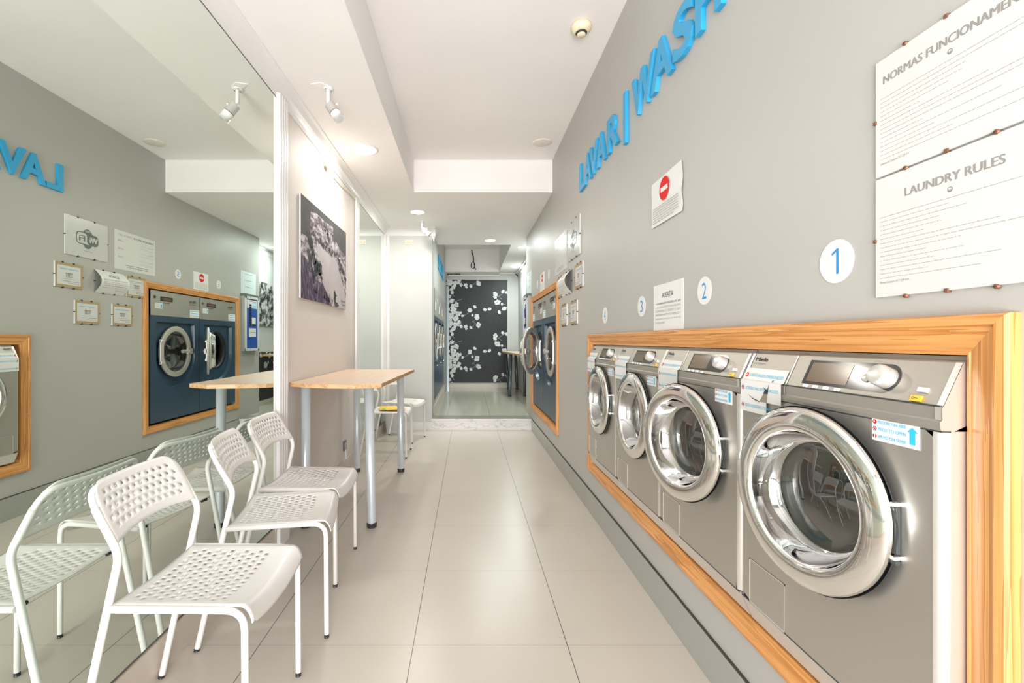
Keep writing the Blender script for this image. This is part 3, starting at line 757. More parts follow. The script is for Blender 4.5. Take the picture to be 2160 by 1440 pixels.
def noentry(b, W, H, wr=None):
    f = wr or (lambda v: v); cx, cy, R = W*.47, H*.70, H*.245
    pts = [f((cx+R*math.cos(2*PI*i/40), cy+R*math.sin(2*PI*i/40), .0016)) for i in range(40)]; b.add(pts, [list(range(40))], M_red)
    b.add([f((cx+a*R*.72, cy+c*R*.2, .0022)) for a, c in ((-1, -1), (1, -1), (1, 1), (-1, 1))], [(0, 1, 2, 3)], M_paper)
    for k in range(7): b.dashes(W*.07, W*(.93 if k < 6 else .8), H*(.38-.052*k), H*.014, .0018, M_inkg, rn, W*.09, fn=f)
wv = lambda x, y: (x+(.004*math.sin(y*60) if x < .01 or x > .29 else 0), y, .002+.003*(.5+.5*math.sin(y*55+x*9)))
wvf = lambda v: (v[0], v[1], .0075+v[2]*.3)
sheet('no_entry_notice', 2.142, 1.838, 1.693, 1.895, lambda b, W, H: noentry(b, W, H, wvf), 'wavy white sheet with a red no entry sign on the grey wall above ALERTA', 'sign', warp=wv)
sheet('no_entry_notice', 5.46, 5.165, 1.757, 1.955, noentry, 'small white sheet with a red no entry sign above the blue dryers', 'sign')
def prices(b, W, H):
    z = .0016
    b.text('TABELA DE PREÇOS', .02, W*.04, H*.855, z, M_ink, 'l', height=H*.06, width=W*.52, bold=.01); b.text('| PRICE LIST', .02, W*.60, H*.855, z, M_inkg, 'l', height=H*.06, width=W*.32)
    for k, (t1, t2, p) in enumerate((('Máquinas 1 | 2 | 3 | 4', 'Lavagem | 30 minutos', '4,00€'), ('Máquinas 5 | 6', 'Secagem | 15 minutos', '3,50€'), ('Máquinas 7 | 8 | 9', 'Secagem | 15 minutos', '2,50€'))):
        yy = H*(.72-.21*k)
        b.text(t1, .01, W*.05, yy, z, M_inkl, 'l', height=H*.04, width=W*.34); b.text(t2, .01, W*.05, yy-H*.075, z, mat('pale_blue_ink', (.3, .5, .66), .5), 'l', height=H*.035, width=W*.36)
        b.text(p, .01, W*.80, yy, z, M_inkg, 'l', height=H*.05, width=W*.13)
    for k in range(2): b.dashes(W*.2, W*.75, H*(.13-.05*k), H*.02, z, M_inkg, rn, .03)
sheet('price_list', 4.53, 4.01, 1.806, 2.145, prices, 'white price list sheet beside the wifi sign, beyond it on the wall', 'sign', m=M_plas)
def clips(b, W, H, n=2):
    for x in ((W*.33, W*.72) if n == 2 else (W*.5,)):
        for yy in (0, H): b.box(x-.006, x+.006, yy-.006, yy+.006, -.001, .011, M_clip, .002)
    for x in (0, W): b.box(x-.003, x+.003, H*.5-.004, H*.5+.004, -.001, .011, M_clip, .001)
def clipframe(y0, y1, z0, z1, art, label, kraft=True):
    W = y0-y1; H = z1-z0; r = empty('clip_frame', 'R', (XR-.0005, y0, z0))
    MB().box(0, W, 0, H, 0, .008, M_kraft if kraft else M_plas).build('backing', r)
    if kraft:
        b = MB(); b.box(W*.09, W*.91, H*.12, H*.88, .008, .0086, M_paper); b.box(W-.006, W+.0003, 0, H, .0002, .0083, M_paper); b.build('card', r)
    b = MB(); art(b, W, H); b.build('print', r)
    b = MB(); clips(b, W, H); b.build('clip', r)
    MB().add([(0, 0, .0095), (W, 0, .0095), (W, H, .0095), (0, H, .0095)], [(0, 1, 2, 3)], M_pane).build('glass', r)
    return tag(r, label, 'picture frame')
def wifi(b, W, H):
    z = .0084; s = H*.30
    def blob(cx, cy, rx, ry, m, zz, p=2.6, n=48):
        pts = []
        for i in range(n):
            a = 2*PI*i/n; ca, sa = math.cos(a), math.sin(a)
            pts.append((cx+rx*math.copysign(abs(ca)**(2/p), ca), cy+ry*math.copysign(abs(sa)**(2/p), sa)))
        b.poly(pts, zz, None, m)
    cx, cy = W*.5, H*.5
    blob(cx, cy+.0, s*.62, s*.86, M_wifi, z, 2); blob(cx-.055, cy-.003, s*.58, s*.50, M_wifi, z+.0002, 3.2); blob(cx+.055, cy, s*.62, s*.55, M_wifi, z+.0004, 3.2); blob(cx+.055, cy, s*.54, s*.47, M_plas, z+.0006, 3.2)
    b.poly([(cx-.012, cy-s*.5), (cx+.03, cy-s*.47), (cx+.01, cy-s*.2)], z+.0007, None, M_plas)
    b.text('FREE', .01, cx-.0, cy+s*.58, z+.0008, M_plas, 'c', height=s*.16, width=s*.55, bold=.02)
    b.text('Wi', .01, cx-.06, cy-s*.27, z+.0008, M_plas, 'c', height=s*.5, width=s*.82, bold=.04)
    b.text('Fi', .01, cx+.055, cy-s*.27, z+.0008, M_wifi, 'c', height=s*.5, width=s*.60, bold=.04)
    b.dashes(cx-.05, cx+.05, H*.17, .004, z, M_inkg, rn, .02)
clipframe(3.925, 3.51, 1.839, 2.139, wifi, 'large glazed frame with a round FREE WiFi emblem', False)
def washcard(b, W, H):
    z = .009
    b.text('LAVAGEM | WASH', .01, W*.5, H*.70, z, M_cyan, 'c', height=H*.08, width=W*.62)
    b.box(W*.36, W*.64, H*.57, H*.60, z-.0003, z, M_inkg)
    for k in range(5): b.box(W*(.385+.05*k), W*(.40+.05*k), H*.42, H*.57, z-.0003, z, M_inkg)
    for k in range(4): b.box(W*.385, W*.62, H*(.42+.04*k), H*(.43+.04*k), z-.0003, z, M_inkg)
    b.dashes(W*.3, W*.7, H*.34, H*.018, z, M_inkl, rn, .015)
    for k in range(2): b.dashes(W*.14, W*(.75-.2*k), H*(.25-.07*k), H*.02, z, M_inkg, rn, .015)
clipframe(3.672, 3.42, 1.583, 1.77, washcard, 'kraft-edged clip frame below the wifi sign, upper one nearest the camera')
clipframe(4.395, 4.14, 1.577, 1.762, washcard, 'kraft-edged clip frame tucked between the curled ALERTA sheet and the upright pine frame')
clipframe(3.84, 3.595, 1.315, 1.497, washcard, 'lower kraft-edged clip frame, nearer of the bottom pair')
clipframe(4.217, 3.974, 1.314, 1.497, washcard, 'lower kraft-edged clip frame, farther of the bottom pair')
cw = lambda x, y: (x, y, .002+.062*math.sin(PI*y/.19))
cwf = lambda v: (v[0], v[1], cw(v[0], v[1])[2]+v[2])
o = sheet('notice_sheet', 4.105, 3.79, 1.576, 1.766, lambda b, W, H: alerta(b, W, H, cwf), 'curled white ALERTA sheet bulging off the wall among the kraft frames', 'sign', warp=cw)
b = MB(); clips(b, .315, .19); b.build('clip', o)
def smallp(b, W, H):
    for k in range(3): b.text(('HORÁRIO DE FUNCIONAMENTO', 'LAVANDARIA', 'SELF SERVICE')[k], .01, W/2, H*(.85-.27*k), .0018, M_inkg, 'c', height=H*.028, width=W*(.5, .35, .35)[k]) if False else b.dashes(W*.25, W*.75, H*(.88-.27*k), H*.022, .0018, M_inkg, rn, .05)
sheet('notice_sheet', 6.68, 6.24, 1.81, 2.13, smallp, 'pale sheet on the wall corner above the payment panel', 'sign', m=mat('pale_blue_paper', (.66, .72, .74), .4))
# payment panel
r = empty('payment_panel', 'R', (XR-.0005, 6.655, 1.045)); W, H = .41, .745
b = MB(); b.box(0, W, 0, H, 0, .05, mat('grey_box_side', (.40, .42, .40), .4)); b.box(-.01, W+.01, H, H+.03, 0, .055, mat('dark_green_top', (.12, .17, .15), .4)); b.build('housing', r)
b = MB()
for (xa, xb, ya, yb) in ((0, W, 0, .035), (0, W, H-.035, H), (0, .04, 0, H), (W-.04, W, 0, H)): b.box(xa, xb, ya, yb, .05, .062, M_plas, .003)
b.build('white_frame', r)
b = MB(); b.box(.04, W-.04, .035, H-.035, .05, .054, M_bluep); b.build('blue_plate', r)
b = MB(); b.box(.06, W-.06, H-.16, H-.05, .054, .056, M_paper)
for k in range(5): b.dashes(.08, W-.08, H-.15+k*.02, .006, .0564, M_cyan if k < 4 else M_red, rn, .05)
b.box(.10, .21, .34, .46, .054, .056, M_paper); b.box(.10, .21, .34, .37, .056, .0565, M_ink); b.box(.09, .30, .19, .31, .054, .056, M_paper); b.dashes(.11, .28, .25, .006, .0565, M_ink, rn, .05); b.build('label', r)
for k in range(9):
    b = MB(); b.box(.235, .285, .34+k*.034, .366+k*.034, .054, .062, M_black, .004); b.build('key_button', r)
tag(r, 'tall blue payment panel with white frame at the far end of the right wall', 'payment terminal')

# ------------------------------------------------------------------ poster on the pale wall, mural, second photo
for q in (M_photo, M_phwater, M_phsky, M_phrock, M_phgrass, M_phland): q.node_tree.nodes['Principled BSDF'].inputs['Specular IOR Level'].default_value = .2
def photo(r, W, H):
    b = MB(); b.box(0, W, 0, H, 0, .012, M_plas); b.build('panel', r)
    z = .0124
    b = MB(); P = lambda pts, m, k: b.poly([(x*W, y*H) for x, y in pts], z+.0001*k, None, m)
    P([(0, 0), (1, 0), (1, 1), (0, 1)], M_phland, 0)
    # the print, measured in fractions of the sheet (x from near to far, y up)
    P([(0, .60), (0, 1), (1, 1), (1, .84), (.86, .9), (.62, .93), (.45, .92), (.28, .93), (.17, .9), (.15, .66), (.08, .62)], M_phsky, 1)
    P([(.64, .92), (.66, .80), (.74, .78), (.84, .72), (1, .70), (1, .98), (.7, .97)], M_phsky, 2)
    P([(.3, .66), (.42, .60), (.58, .58), (.74, .56), (.80, .45), (.90, .32), (.97, .2), (1, .16), (1, 0), (.42, 0), (.44, .18), (.36, .30), (.38, .42), (.28, .52)], M_phwater, 3)
    P([(0, .60), (.08, .58), (.12, .48), (.15, .36), (.20, .28), (.26, .23), (.34, .22), (.42, .20), (.5, .13), (.56, .06), (.62, 0), (0, 0)], M_phgrass, 4)
    P([(0, .62), (.10, .62), (.14, .56), (.15, .42), (.12, .36), (.06, .42), (0, .40)], M_phland, 5); P([(.08, .66), (.16, .70), (.21, .58), (.19, .50), (.14, .56)], M_phrock, 5)
    rr = random.Random(4)
    def rocks(x0, y0, x1, y1, n, s):
        for i in range(n):
            t = (i+rr.uniform(-.4, .4))/n; cx = x0+(x1-x0)*t; cy = y0+(y1-y0)*t+rr.uniform(-.02, .02); q = s*rr.uniform(.6, 1.3)
            P([(cx+q*u*math.cos(2*PI*k/8)*.62, cy+q*u*math.sin(2*PI*k/8)) for k, u in enumerate([rr.uniform(.6, 1.25) for _ in range(8)])], M_phrock, 6+(i % 3))
    rocks(.16, .69, .78, .60, 22, .028); rocks(.78, .60, 1, .36, 12, .03); rocks(.18, .62, .26, .30, 14, .045); rocks(.24, .42, .38, .34, 14, .045); rocks(.26, .34, .40, .28, 8, .035); rocks(.12, .5, .24, .2, 14, .035); rocks(.2, .86, .6, .78, 16, .016); rocks(.52, .78, .56, .72, 5, .03)
    for k in range(60):
        x = rr.uniform(.2, .62); h = rr.uniform(.05, .16)*(1-.6*abs(x-.4)/.22)+.03; dx = rr.uniform(-.03, .05)
        P([(x, .02+(.62-x)*.2), (x+.008, .02+(.62-x)*.2), (x+dx, .02+(.62-x)*.2+h)], M_phgrass if k % 2 else M_phrock, 9)
    # a bird-like dark shape at the water edge
    P([(.66, .15), (.68, .20), (.72, .15), (.745, .14), (.72, .12), (.71, .06), (.76, .05), (.80, .02), (.74, 0), (.69, .0), (.67, .06)], M_phrock, 10)
    b.text('Fonte Santa', .03, W*.965, H*.075, z+.0012, M_ink, 'r', height=.024, width=.13); b.text('Quarteira', .03, W*.965, H*.03, z+.0012, M_ink, 'r', height=.024, width=.10)
    b.build('print', r)
r = empty('photo_poster', 'L', (XL+.004, 3.025, 1.460)); photo(r, 1.12, .678)
tag(r, 'large black and white waterside photo panel on the pale wall above the table', 'poster')
r = empty('photo_poster', 'R', (1.106, 8.35, 1.42)); W, H = 1.15, .70
MB().box(0, W, 0, H, 0, .012, M_plas).build('panel', r)
MB().add([(0, 0, .0125), (W, 0, .0125), (W, H, .0125), (0, H, .0125)], [(0, 1, 2, 3)], speck('photo_print_village', [(.42, (.02, .02, .022)), (.5, (.25, .24, .24)), (.56, (.6, .6, .58))], 8)).build('print', r)
tag(r, 'dark black and white photo panel seen in the mirror, on the far side wall', 'poster')

def mural(r, x0, x1, z0, z1, K, cx, zc, rep, seed=3):
    """blossom wallpaper; K metres per photo pixel of that plane"""
    W = x1-x0; H = z1-z0
    L = [(199,430,12),(215,430,20),(240,455,16),(270,425,14),(290,440,12),(320,440,13),(355,448,11),(405,430,18),(325,455,9),(232,490,12),(200,480,12),(212,515,14),(198,505,10),(228,545,16),(205,560,12),(260,572,18),(240,605,20),(205,600,14),(268,630,18),(300,645,10),(348,608,16),(381,585,12),(365,640,9),(395,652,20),(447,604,12),(478,600,12),(517,502,17),(514,520,13),(566,483,12),(592,490,12),(530,555,20),(560,567,9),(576,597,16),(543,621,12),(225,645,18),(250,665,18),(206,635,14),(278,685,13),(215,690,20),(250,700,16),(238,625,14),(196,650,12),(196,590,12),(235,575,12),(262,655,14),(195,540,10),(225,470,12),(250,440,12),(285,625,11),(218,668,14),(200,672,12),(230,590,12)]
    rr = random.Random(seed); b = MB(); b.box(0, W, 0, H, 0, .012, M_mural)
    def pt(x, y): u = 880+x/3.132; v = 460+y/3.132; return ((u-987)*K-x0, EYE-(v-719)*K-z0)
    Kc = K/3.132
    for n_ in range(-1, rep+1):
        for (x, y, q) in L:
            px, py = pt(x, y+275*n_); q = q*Kc*1.02
            m = rr.randint(4, 6); a0 = rr.uniform(0, 6)
            pts = []
            for i in range(30):
                a = 2*PI*i/30; rad = q*(.72+.26*abs(math.sin(m*(a+a0)/2))+.12*math.sin(a*2+a0*3)+rr.uniform(-.05, .05)); pts.append((px+rad*math.cos(a), py+rad*math.sin(a)))
            pts = [(max(.001, min(W-.001, a)), max(.001, min(H-.001, c))) for a, c in pts]
            if max(p[0] for p in pts)-min(p[0] for p in pts) < .01 or max(p[1] for p in pts)-min(p[1] for p in pts) < .01: continue
            b.poly(pts, .0126+.0002*rr.random(), None, M_petal)
            cc = [(px+q*.2*math.cos(2*PI*i/8), py+q*.2*math.sin(2*PI*i/8)) for i in range(8)]
            if q > .055 and rr.random() < .4 and all(.001 < a < W-.001 and .001 < c < H-.001 for a, c in cc): b.poly(cc, .0130, None, M_stem)
        for (xa, ya, xb, yb) in ((345,455,390,422),(240,553,298,533),(530,522,590,480),(535,515,556,532),(362,688,402,658),(365,680,400,705),(300,648,340,625),(560,570,585,568),(440,604,475,601),(225,480,245,520),(300,440,330,450)):
            p0 = pt(xa, ya+275*n_); p1 = pt(xb, yb+275*n_)
            if not all(.01 < p[0] < W-.01 and .01 < p[1] < H-.01 for p in (p0, p1)): continue
            d = Vector((p1[0]-p0[0], p1[1]-p0[1])).normalized(); nn = (-d.y*.004, d.x*.004)
            b.poly([(p0[0]-nn[0], p0[1]-nn[1]), (p1[0]-nn[0], p1[1]-nn[1]), (p1[0]+nn[0], p1[1]+nn[1]), (p0[0]+nn[0], p0[1]+nn[1])], .01255, None, M_stem)
    b.build('wallpaper_panel', r)
K = 10.28/FPX
r = empty('blossom_mural', 'B', (-.48, YE-.0005, .265)); mural(r, -.48, .868, .265, 2.53, K, 0, 0, 3)
tag(r, 'black wallpaper mural with white blossoms at the end of the passage', 'mural')
r = empty('blossom_mural', 'R', (1.108, 8.2, .24)); mural(r, -.42, .5, .24, 1.0, K, 0, 0, 3, 9)
tag(r, 'low black panel with white blossoms under the far side table', 'mural')

# ------------------------------------------------------------------ ceiling fittings
def downlight(x, y, R, warm, power, label, z=ZS):
    r = empty('downlight', None, (x, y, z))
    b = MB(); b.lathe([(R, 0), (R, -.003), (R*.93, -.006), (R*.84, -.004), (R*.80, .0), (R*.80, .001)], M_trim, 48); b.build('trim_ring', r)
    b = MB(); b.disc(0, 0, R*.81, -.0028, -.0022, M_glow if warm else M_glowc, 40); b.build('diffuser', r)
    l = bpy.data.lights.new('downlight_lamp', 'AREA'); l.shape = 'DISK'; l.size = R*1.5; l.energy = power; l.color = (1, .95, .86) if warm else (.90, 1, .97)
    o = bpy.data.objects.new('downlight_lamp', l); COL.objects.link(o); o.parent = r; o.location = (0, 0, -.008)
    return tag(r, label, 'ceiling light', 'round recessed ceiling lights')
downlight(-.812, 3.64, .113, True, 8, 'nearest round warm ceiling light, on the dropped strip above the poster')
downlight(-.582, 5.41, .095, True, 11, 'round ceiling light next to the small spotlight before the passage')
downlight(.33, 6.93, .095, False, 12, 'round ceiling light above the marble step')
downlight(.875, 7.40, .095, False, 9, 'round ceiling light half hidden by the far end of the right wall')
downlight(.93, 9.28, .10, False, 14, 'farthest round ceiling light, right of the ceiling recess')
def spotlight(x, y, d, label, s=1.0):
    r = empty('spotlight', None, (x, y, ZS)); d = Vector(d).normalized()
    b = MB(); b.lathe([(.0001, 0), (.030*s, 0), (.030*s, -.006), (.026*s, -.010), (.0001, -.010)], M_trim, 28)
    for a in (0.3, 2.2, 4.1): b.disc(.02*math.cos(a), .02*math.sin(a), .003, -.0115, -.010, M_ink, 8)
    b.build('base', r)
    j = Vector((0, 0, -.085*s)); b = MB(); b.tube([(0, 0, -.008), j, j+d*.03*s], .0105*s, M_trim, 12, .01); b.build('arm', r)
    b = MB(); a = j+d*.015*s; e = a+d*.062*s; f = e+d*.055*s
    b.tube([a, a+d*.004, e], [.012*s, .029*s, .032*s], M_trim, 24); b.tube([e+d*.002, f], .0305*s, M_trim, 24); b.tube([e-d*.001, e+d*.003], .0315*s, M_ink, 24); b.tube([f-d*.001, f+d*.0006], .026*s, M_glass if False else M_plas, 20); b.build('lamp_head', r)
    b = MB(); q = a+d*.03*s; b.tube([q+Vector((.02, 0, .02))*s, q+Vector((.034, 0, .03))*s], .006*s, M_cream, 8); b.build('screw_knob', r)
    return tag(r, label, 'spotlight', 'small white ceiling spotlights')
spotlight(-.826, 2.76, (.55, -.15, -.8), 'white spotlight on the ceiling strip above the near end of the pale wall')
spotlight(-.573, 5.82, (.72, -.1, -.65), 'white spotlight hanging in front of the white end wall')
b = MB(); b.poly([(-.07, -.012), (-.005, -.03), (.045, .02), (.03, .035), (-.02, .03)], -.004, 0, M_ceil)
o = b.build('ceiling_patch'); o.location = (-.845, 2.72, ZS-.0005); tag(o, 'torn white patch under the base of the nearest spotlight', 'patch')
r = empty('smoke_detector', None, (.652, 2.685, ZC))
MB().lathe([(.0001, 0), (.056, 0), (.058, -.012), (.055, -.026), (.046, -.038), (.030, -.045), (.0001, -.047)], mat('beige_plastic', (.84, .72, .52), .4), 40).build('housing', r)
b = MB()
b.lathe([(.033, -.0445), (.033, -.046), (.026, -.052), (.0001, -.052)], M_ink, 28)
b.build('vent_slot', r)
MB().lathe([(.024, -.050), (.024, -.058), (.02, -.062), (.0001, -.062)], mat('beige_plastic', (0, 0, 0)), 28).build('sensor_cap', r)
tag(r, 'round beige smoke detector on the high ceiling near the blue letters', 'smoke detector')
b = MB(); b.lathe([(.0001, -.010), (.078, -.009), (.088, -.004), (.090, 0)], mat('ivory_cover', (.78, .74, .66), .5), 48); b.disc(0, 0, .0025, -.011, -.0095, M_ink, 8)
o = b.build('ceiling_cover'); o.location = (.68, 4.27, ZC-.0003); tag(o, 'flat round ivory cover plate on the ceiling before the beam', 'cover plate')
# junction box and cable on the pale wall
r = empty('junction_box', 'L', (XL, 3.56, 2.515))
b = MB(); b.box(0, .085, 0, .06, 0, .05, M_cream, .003); b.build('housing', r)
b = MB(); b.box(.02, .028, .036, .044, .048, .0515, M_ink); b.box(.05, .058, .036, .044, .048, .0515, M_ink); b.build('screw', r)
b = MB(); b.tube([(.085, .03, .02), (.25, .008, .02), (.5, .012, .018), (.8, .03, .018), (.975, .035, .012)], .005, M_cream, 8); b.build('cable', r)
tag(r, 'small cream junction box with a thin cable, high on the pale wall', 'junction box')
r = empty('power_socket', 'L', (XL, 4.11, .21))
MB().box(0, .08, 0, .085, 0, .010, mat('dark_silver_plate', (.10, .10, .11), .35, .3), .003).build('plate', r)
b = MB(); b.lathe([(.0001, .011), (.018, .011), (.022, .014), (.024, .010)], M_edge, 28, (.04, .045, 0)); b.build('socket', r)
b = MB(); b.tube([(.03, .02, .012), (.03, -.02, .018), (.03, -.07, .018), (.045, -.082, .016), (.075, -.074, .014)], .005, M_trim, 8, .01); b.build('cable', r)
tag(r, 'dark square power socket with a white cable, low on the pale wall under the table', 'socket')
r = empty('wall_switch', 'B', (-.835, 6.1995, 2.46))
MB().box(0, .105, 0, .062, 0, .008, M_cream, .002).build('plate', r)
for k in range(2):
    b = MB(); b.lathe([(.0001, .0095), (.016, .0095), (.018, .012), (.021, .008)], mat('tan_ring', (.55, .42, .22), .5), 24, (.03+.047*k, .031, 0)); b.lathe([(.0001, .0115), (.0155, .0115)], M_cream, 24, (.03+.047*k, .031, 0)); b.build('socket', r)
tag(r, 'cream double socket plate high on the white end wall', 'socket')
# loose cable in the ceiling recess
r = empty('hanging_cable', None, (.085, 9.97, 3.12))
b = MB(); b.tube([(0, -.0, 0), (0, -.012, -.06), (.03, -.02, -.13), (.035, -.02, -.2), (.035, -.02, -.26)], .012, M_cap, 8, .03); b.build('cable', r)
b = MB(); pts = [(.02+.045*math.cos(a*.9)*(1-.02*a), -.03-.01*math.sin(a*1.7), -.33+.075*math.sin(a*.9)) for a in [k*.5 for k in range(34)]]
b.tube(pts, .006, M_cap, 6); b.tube([(.035, -.02, -.25), (.08, -.03, -.22), (.10, -.03, -.20)], .006, M_trim, 6); b.tube([(.05, -.02, -.30), (.06, -.03, -.38), (.09, -.03, -.42)], .010, M_cap, 6); b.build('cable_coil', r)
tag(r, 'loose black cable tangle hanging on the beam above the mural', 'cable')
b = MB(); b.tube([(.0+.11*math.cos(2*PI*i/24), -.01, .016*math.sin(2*PI*i/24)) for i in range(25)], .008, M_cap, 6); b.tube([(.06+.11*math.cos(2*PI*i/24), -.018, .012*math.sin(2*PI*i/24)) for i in range(25)], .006, M_cap, 6)
o = b.build('coiled_cable'); o.location = (-.34, 10.27, 2.645); tag(o, 'flat dark cable coil on the wall above the left corner of the mural', 'cable')

# ------------------------------------------------------------------ tables
def table(outline, ztop, th, legs, z0, label, mleg, name='bar_table', foot=True):
    r = empty(name, None, (legs[0][0], legs[0][1], z0)); ox, oy = legs[0][0], legs[0][1]
    b = MB(); pts = [(x-ox, y-oy) for x, y in outline]
    n = len(pts); b.poly(pts, ztop-th-z0, ztop-z0, M_beech)
    for i in range(2, 2+n): b.m[i] = b.mi(M_beechy)
    b.build('tabletop', r)
    for (x, y, tx, ty) in legs:
        b = MB(); H = ztop-th-z0
        top = (x-ox+tx, y-oy+ty, H); bot = (x-ox, y-oy, .0)
        B = Vector(bot); T = Vector(top)
        b.tube([B.lerp(T, .035), T], [.0285, .0305], mleg, 28)
        lg = b.build('leg', r)
        b = MB(); b.tube([B, B.lerp(T, .006), B.lerp(T, .012), B.lerp(T, .018), B.lerp(T, .03), B.lerp(T, .036)], [.028, .032, .028, .032, .032, .029], M_cap, 28); b.build('foot', lg)
        b = MB(); b.tube([T-Vector((0, 0, .012)), T], .034, mleg, 24); b.build('collar', lg)
    return tag(r, label, 'table')
table([(XL+.003, 2.87), (-.98, 2.80), (-.82, 2.745), (-.66, 2.73), (-.518, 2.80), (-.483, 4.2), (-.49, 4.225), (XL+.003, 4.225)], .925, .024,
      [(-.61, 2.965, -.018, -.01), (-.605, 4.32-.1, -.005, .0), (-1.005, 4.33-.1, 0, 0), (-1.03, 2.965, -.0, 0)], 0, 'tall wooden table on thick silver legs against the pale wall', M_leg)
table([(1.09, 7.45), (.93, 7.5), (.83, 8.0), (.72, 9.6), (.74, 10.22), (1.09, 10.22)], .965, .03,
      [(.775, 8.66, .03, .1), (1.06, 8.70, .0, .0), (.87, 10.0, -.06, 0), (1.05, 9.98, -.03, 0)], ZF, 'far wooden table with slim dark legs beside the mural, behind the right wall', M_legd)

# ------------------------------------------------------------------ chairs
def hole_plate(fn, nu, nv, holes, m, hr=.30):
    """perforated sheet; fn maps (s 0..1, t 0..1); staggered cells, holes(s,t)->bool"""
    b = MB(); vs = {}; V = []; F = []
    def vid(i2, j2, s=None, t=None):
        k = (i2, j2)
        if k not in vs: vs[k] = len(V); V.append(fn(i2/(2*nu), j2/(2*nv)))
        return vs[k]
    for j in range(nv):
        off = 1 if j % 2 else 0
        i = -off
        while i < 2*nu:
            a, c = max(i, 0), min(i+2, 2*nu)
            if c-a == 2:
                ring = [vid(a, 2*j), vid(a+1, 2*j), vid(a+2, 2*j), vid(a+2, 2*j+1), vid(a+2, 2*j+2), vid(a+1, 2*j+2), vid(a, 2*j+2), vid(a, 2*j+1)]
                cs, ct = (a+1)/(2*nu), (2*j+1)/(2*nv)
                if holes(cs, ct):
                    inn = []
                    for q in range(8):
                        an = -3*PI/4+q*PI/4; inn.append(len(V)); V.append(fn(cs+hr/nu*math.cos(an), ct+hr/nv*math.sin(an)))
                    for q in range(8): F.append((ring[q], ring[(q+1) % 8], inn[(q+1) % 8], inn[q]))
                else:
                    cv = vid(a+1, 2*j+1)
                    for q in range(8): F.append((ring[q], ring[(q+1) % 8], cv))
            else:
                F.append((vid(a, 2*j), vid(c, 2*j), vid(c, 2*j+1), vid(c, 2*j+2), vid(a, 2*j+2), vid(a, 2*j+1)))
            i += 2
    b.add(V, F, m, True); return b
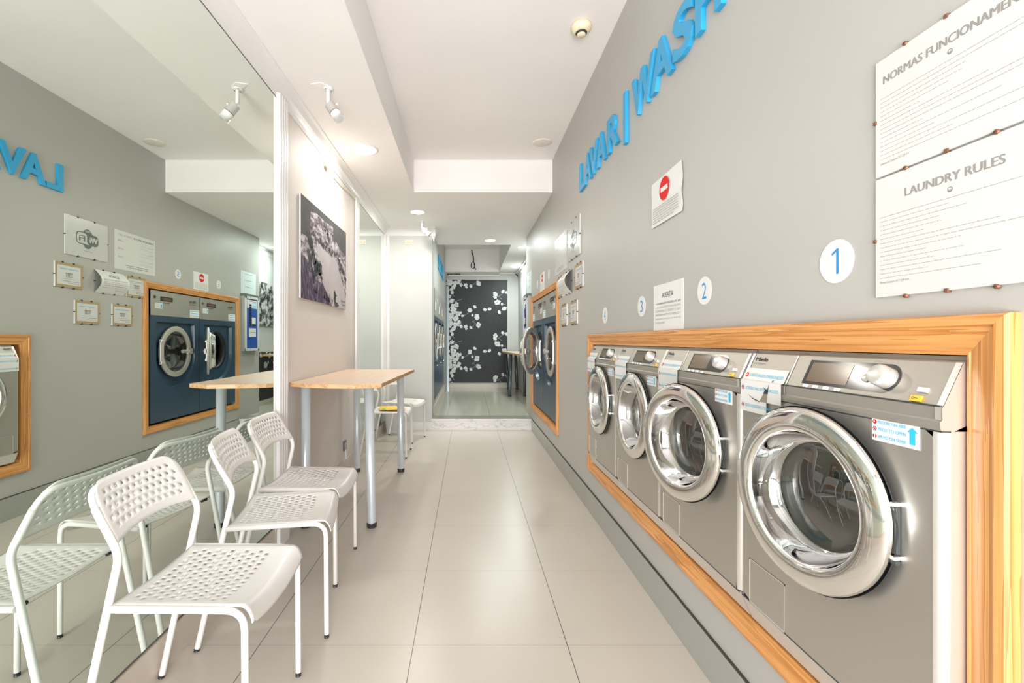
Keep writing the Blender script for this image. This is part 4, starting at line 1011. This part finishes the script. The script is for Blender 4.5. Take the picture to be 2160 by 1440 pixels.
def make_chair():
    # x forward, y across, z up, origin between the feet on the floor
    r = empty('metal_chair'); HW = .195
    # tube frame as two rear leg/back tubes joined over the top, and front legs with seat rails
    for sy in (-1, 1):
        b = MB(); y = sy*HW
        b.tube([(.225, y, .012), (.222, y, .455), (-.148, y, .458)], .0095, M_chair, 14, [.055]); lg = b.build('leg', r)
        b = MB(); b.tube([(.225, y, 0), (.225, y, .014)], .0098, M_cap, 12); b.build('foot_cap', lg)
        b = MB(); yb = sy*(HW-.009)
        b.tube([(-.250, yb, .010), (-.122, yb, .60), (-.188, yb, .725)], .0105, M_chair, 14, [.03]); lg = b.build('leg', r)
        b = MB(); b.tube([(-.2523, yb, 0), (-.2495, yb, .012)], .0108, M_cap, 12); b.build('foot_cap', lg)
    b = MB(); b.tube([(-.1545, -(HW-.009), .660), (-.212, -(HW-.009), .772), (-.236, 0, .772), (-.212, HW-.009, .772), (-.1545, HW-.009, .660)], .0085, M_chair, 14, [.055, .1, .055], caps=False)
    b.build('back_tube', r)
    # seat: dips across, rolls down over the front
    def seat(s, t):
        a = (s-.5)*2; y = a*(HW-.004)
        d = t*.44
        sag = .026*(1-a*a)
        if d < .335: x = -.142+d*1.05; z = .467-sag*min(1, .4+d/.335*.6)
        else:
            k = (d-.335)/.105; R = .05; an = k*1.35; x = .21+R*math.sin(an)*.62; z = .467-sag-R*(1-math.cos(an))-.012*k*(1 if abs(a) < .9 else .5)
        if abs(a) > .94: z -= .004
        return (x, y, z)
    b = hole_plate(seat, 14, 19, lambda s, t: .09 < s < .91 and .06 < t < .62, M_chair, .225)
    o = b.build('seat', r); md = o.modifiers.new('s', 'SOLIDIFY'); md.thickness = .0025; md.offset = 0
    # back plate: wraps the tubes, rounded top corners
    def back(s, t):
        a = (s-.5)*2; e = abs(a)
        zt = .789-.050*max(0, (e-.72)/.28)**2.2; zb = .627+.016*(1-a*a)
        z = zb+(zt-zb)*t
        ww = (HW-.004)-.012*t**3
        y = a*(ww+.006); x = -.1240-(z-.627)*.51 - .024*(1-a*a)
        if e > .93: x -= .012*(e-.93)/.07
        return (x, y, z)
    b = hole_plate(back, 14, 7, lambda s, t: .09 < s < .91 and .12 < t < .86, M_chair, .225)
    o = b.build('backrest', r); md = o.modifiers.new('s', 'SOLIDIFY'); md.thickness = .0025; md.offset = 0
    b = MB()
    for sy in (-1, 1): b.tube([(-.13, sy*(HW-.02), .450), (-.13, sy*(HW-.05), .450)], .006, M_cap, 8)
    b.build('seat_stop', r)
    return r
def copy_tree(o, parent=None):
    c = o.copy(); COL.objects.link(c); c.parent = parent
    for ch in list(o.children): copy_tree(ch, c)
    return c
chair0 = make_chair(); used = [False]
def put_chair(x, y, deg, label, group):
    """x,y: middle of the line between the front feet"""
    o = chair0 if not used[0] else copy_tree(chair0); used[0] = True
    a = math.radians(deg); o.location = (x-.225*math.cos(a), y-.225*math.sin(a), 0); o.rotation_euler = (0, 0, a)
    return tag(o, label, 'chair', group)
GC = 'white perforated metal chairs in front of the big mirror'
put_chair(-.598, 1.452, 0, 'nearest white perforated metal chair, in front of the big mirror', GC)
put_chair(-.600, 2.052, 11, 'middle white perforated metal chair of the front row, turned slightly askew', GC)
put_chair(-.640, 2.457, 0, 'white perforated metal chair beside the fluted pilaster, farthest of the front row', GC)
GD = 'white metal chairs behind the table'
put_chair(-.622, 4.895, 0, 'white metal chair just behind the wooden table, nearer of the far pair', GD)
put_chair(-.590, 5.56, -17, 'white metal chair in front of the white end wall, farther of the far pair', GD)
# yellow folder on the nearer of the far chairs
b = MB(); b.box(-.13, .13, -.12, .12, 0, .008, M_ylwp, .002); b.box(-.11, -.07, -.1212, -.05, .002, .0085, M_grn)
o = b.build('yellow_booklet'); o.location = (-.80, 4.93, .4715); o.rotation_euler = (0, 0, .2); tag(o, 'yellow booklet lying on the chair behind the table', 'booklet')
# perforated waste basket
r = empty('waste_basket', None, (-.975, 6.03, 0))
def bk(s, t):
    a = 2*PI*s; R = .075+.022*t; p = 4
    ca, sa = math.cos(a), math.sin(a); k = (abs(ca)**p+abs(sa)**p)**(-1/p)
    return (ca*R*k, sa*R*k*.95, .008+.27*t)
b = hole_plate(bk, 48, 22, lambda s, t: .1 < t < .92, M_plas, .26)
o = b.build('basket_wall', r); md = o.modifiers.new('s', 'SOLIDIFY'); md.thickness = .002
MB().box(-.072, .072, -.068, .068, 0, .008, M_plas, .003).build('base', r)
tag(r, 'small white perforated waste basket in the corner by the white end wall', 'waste basket')
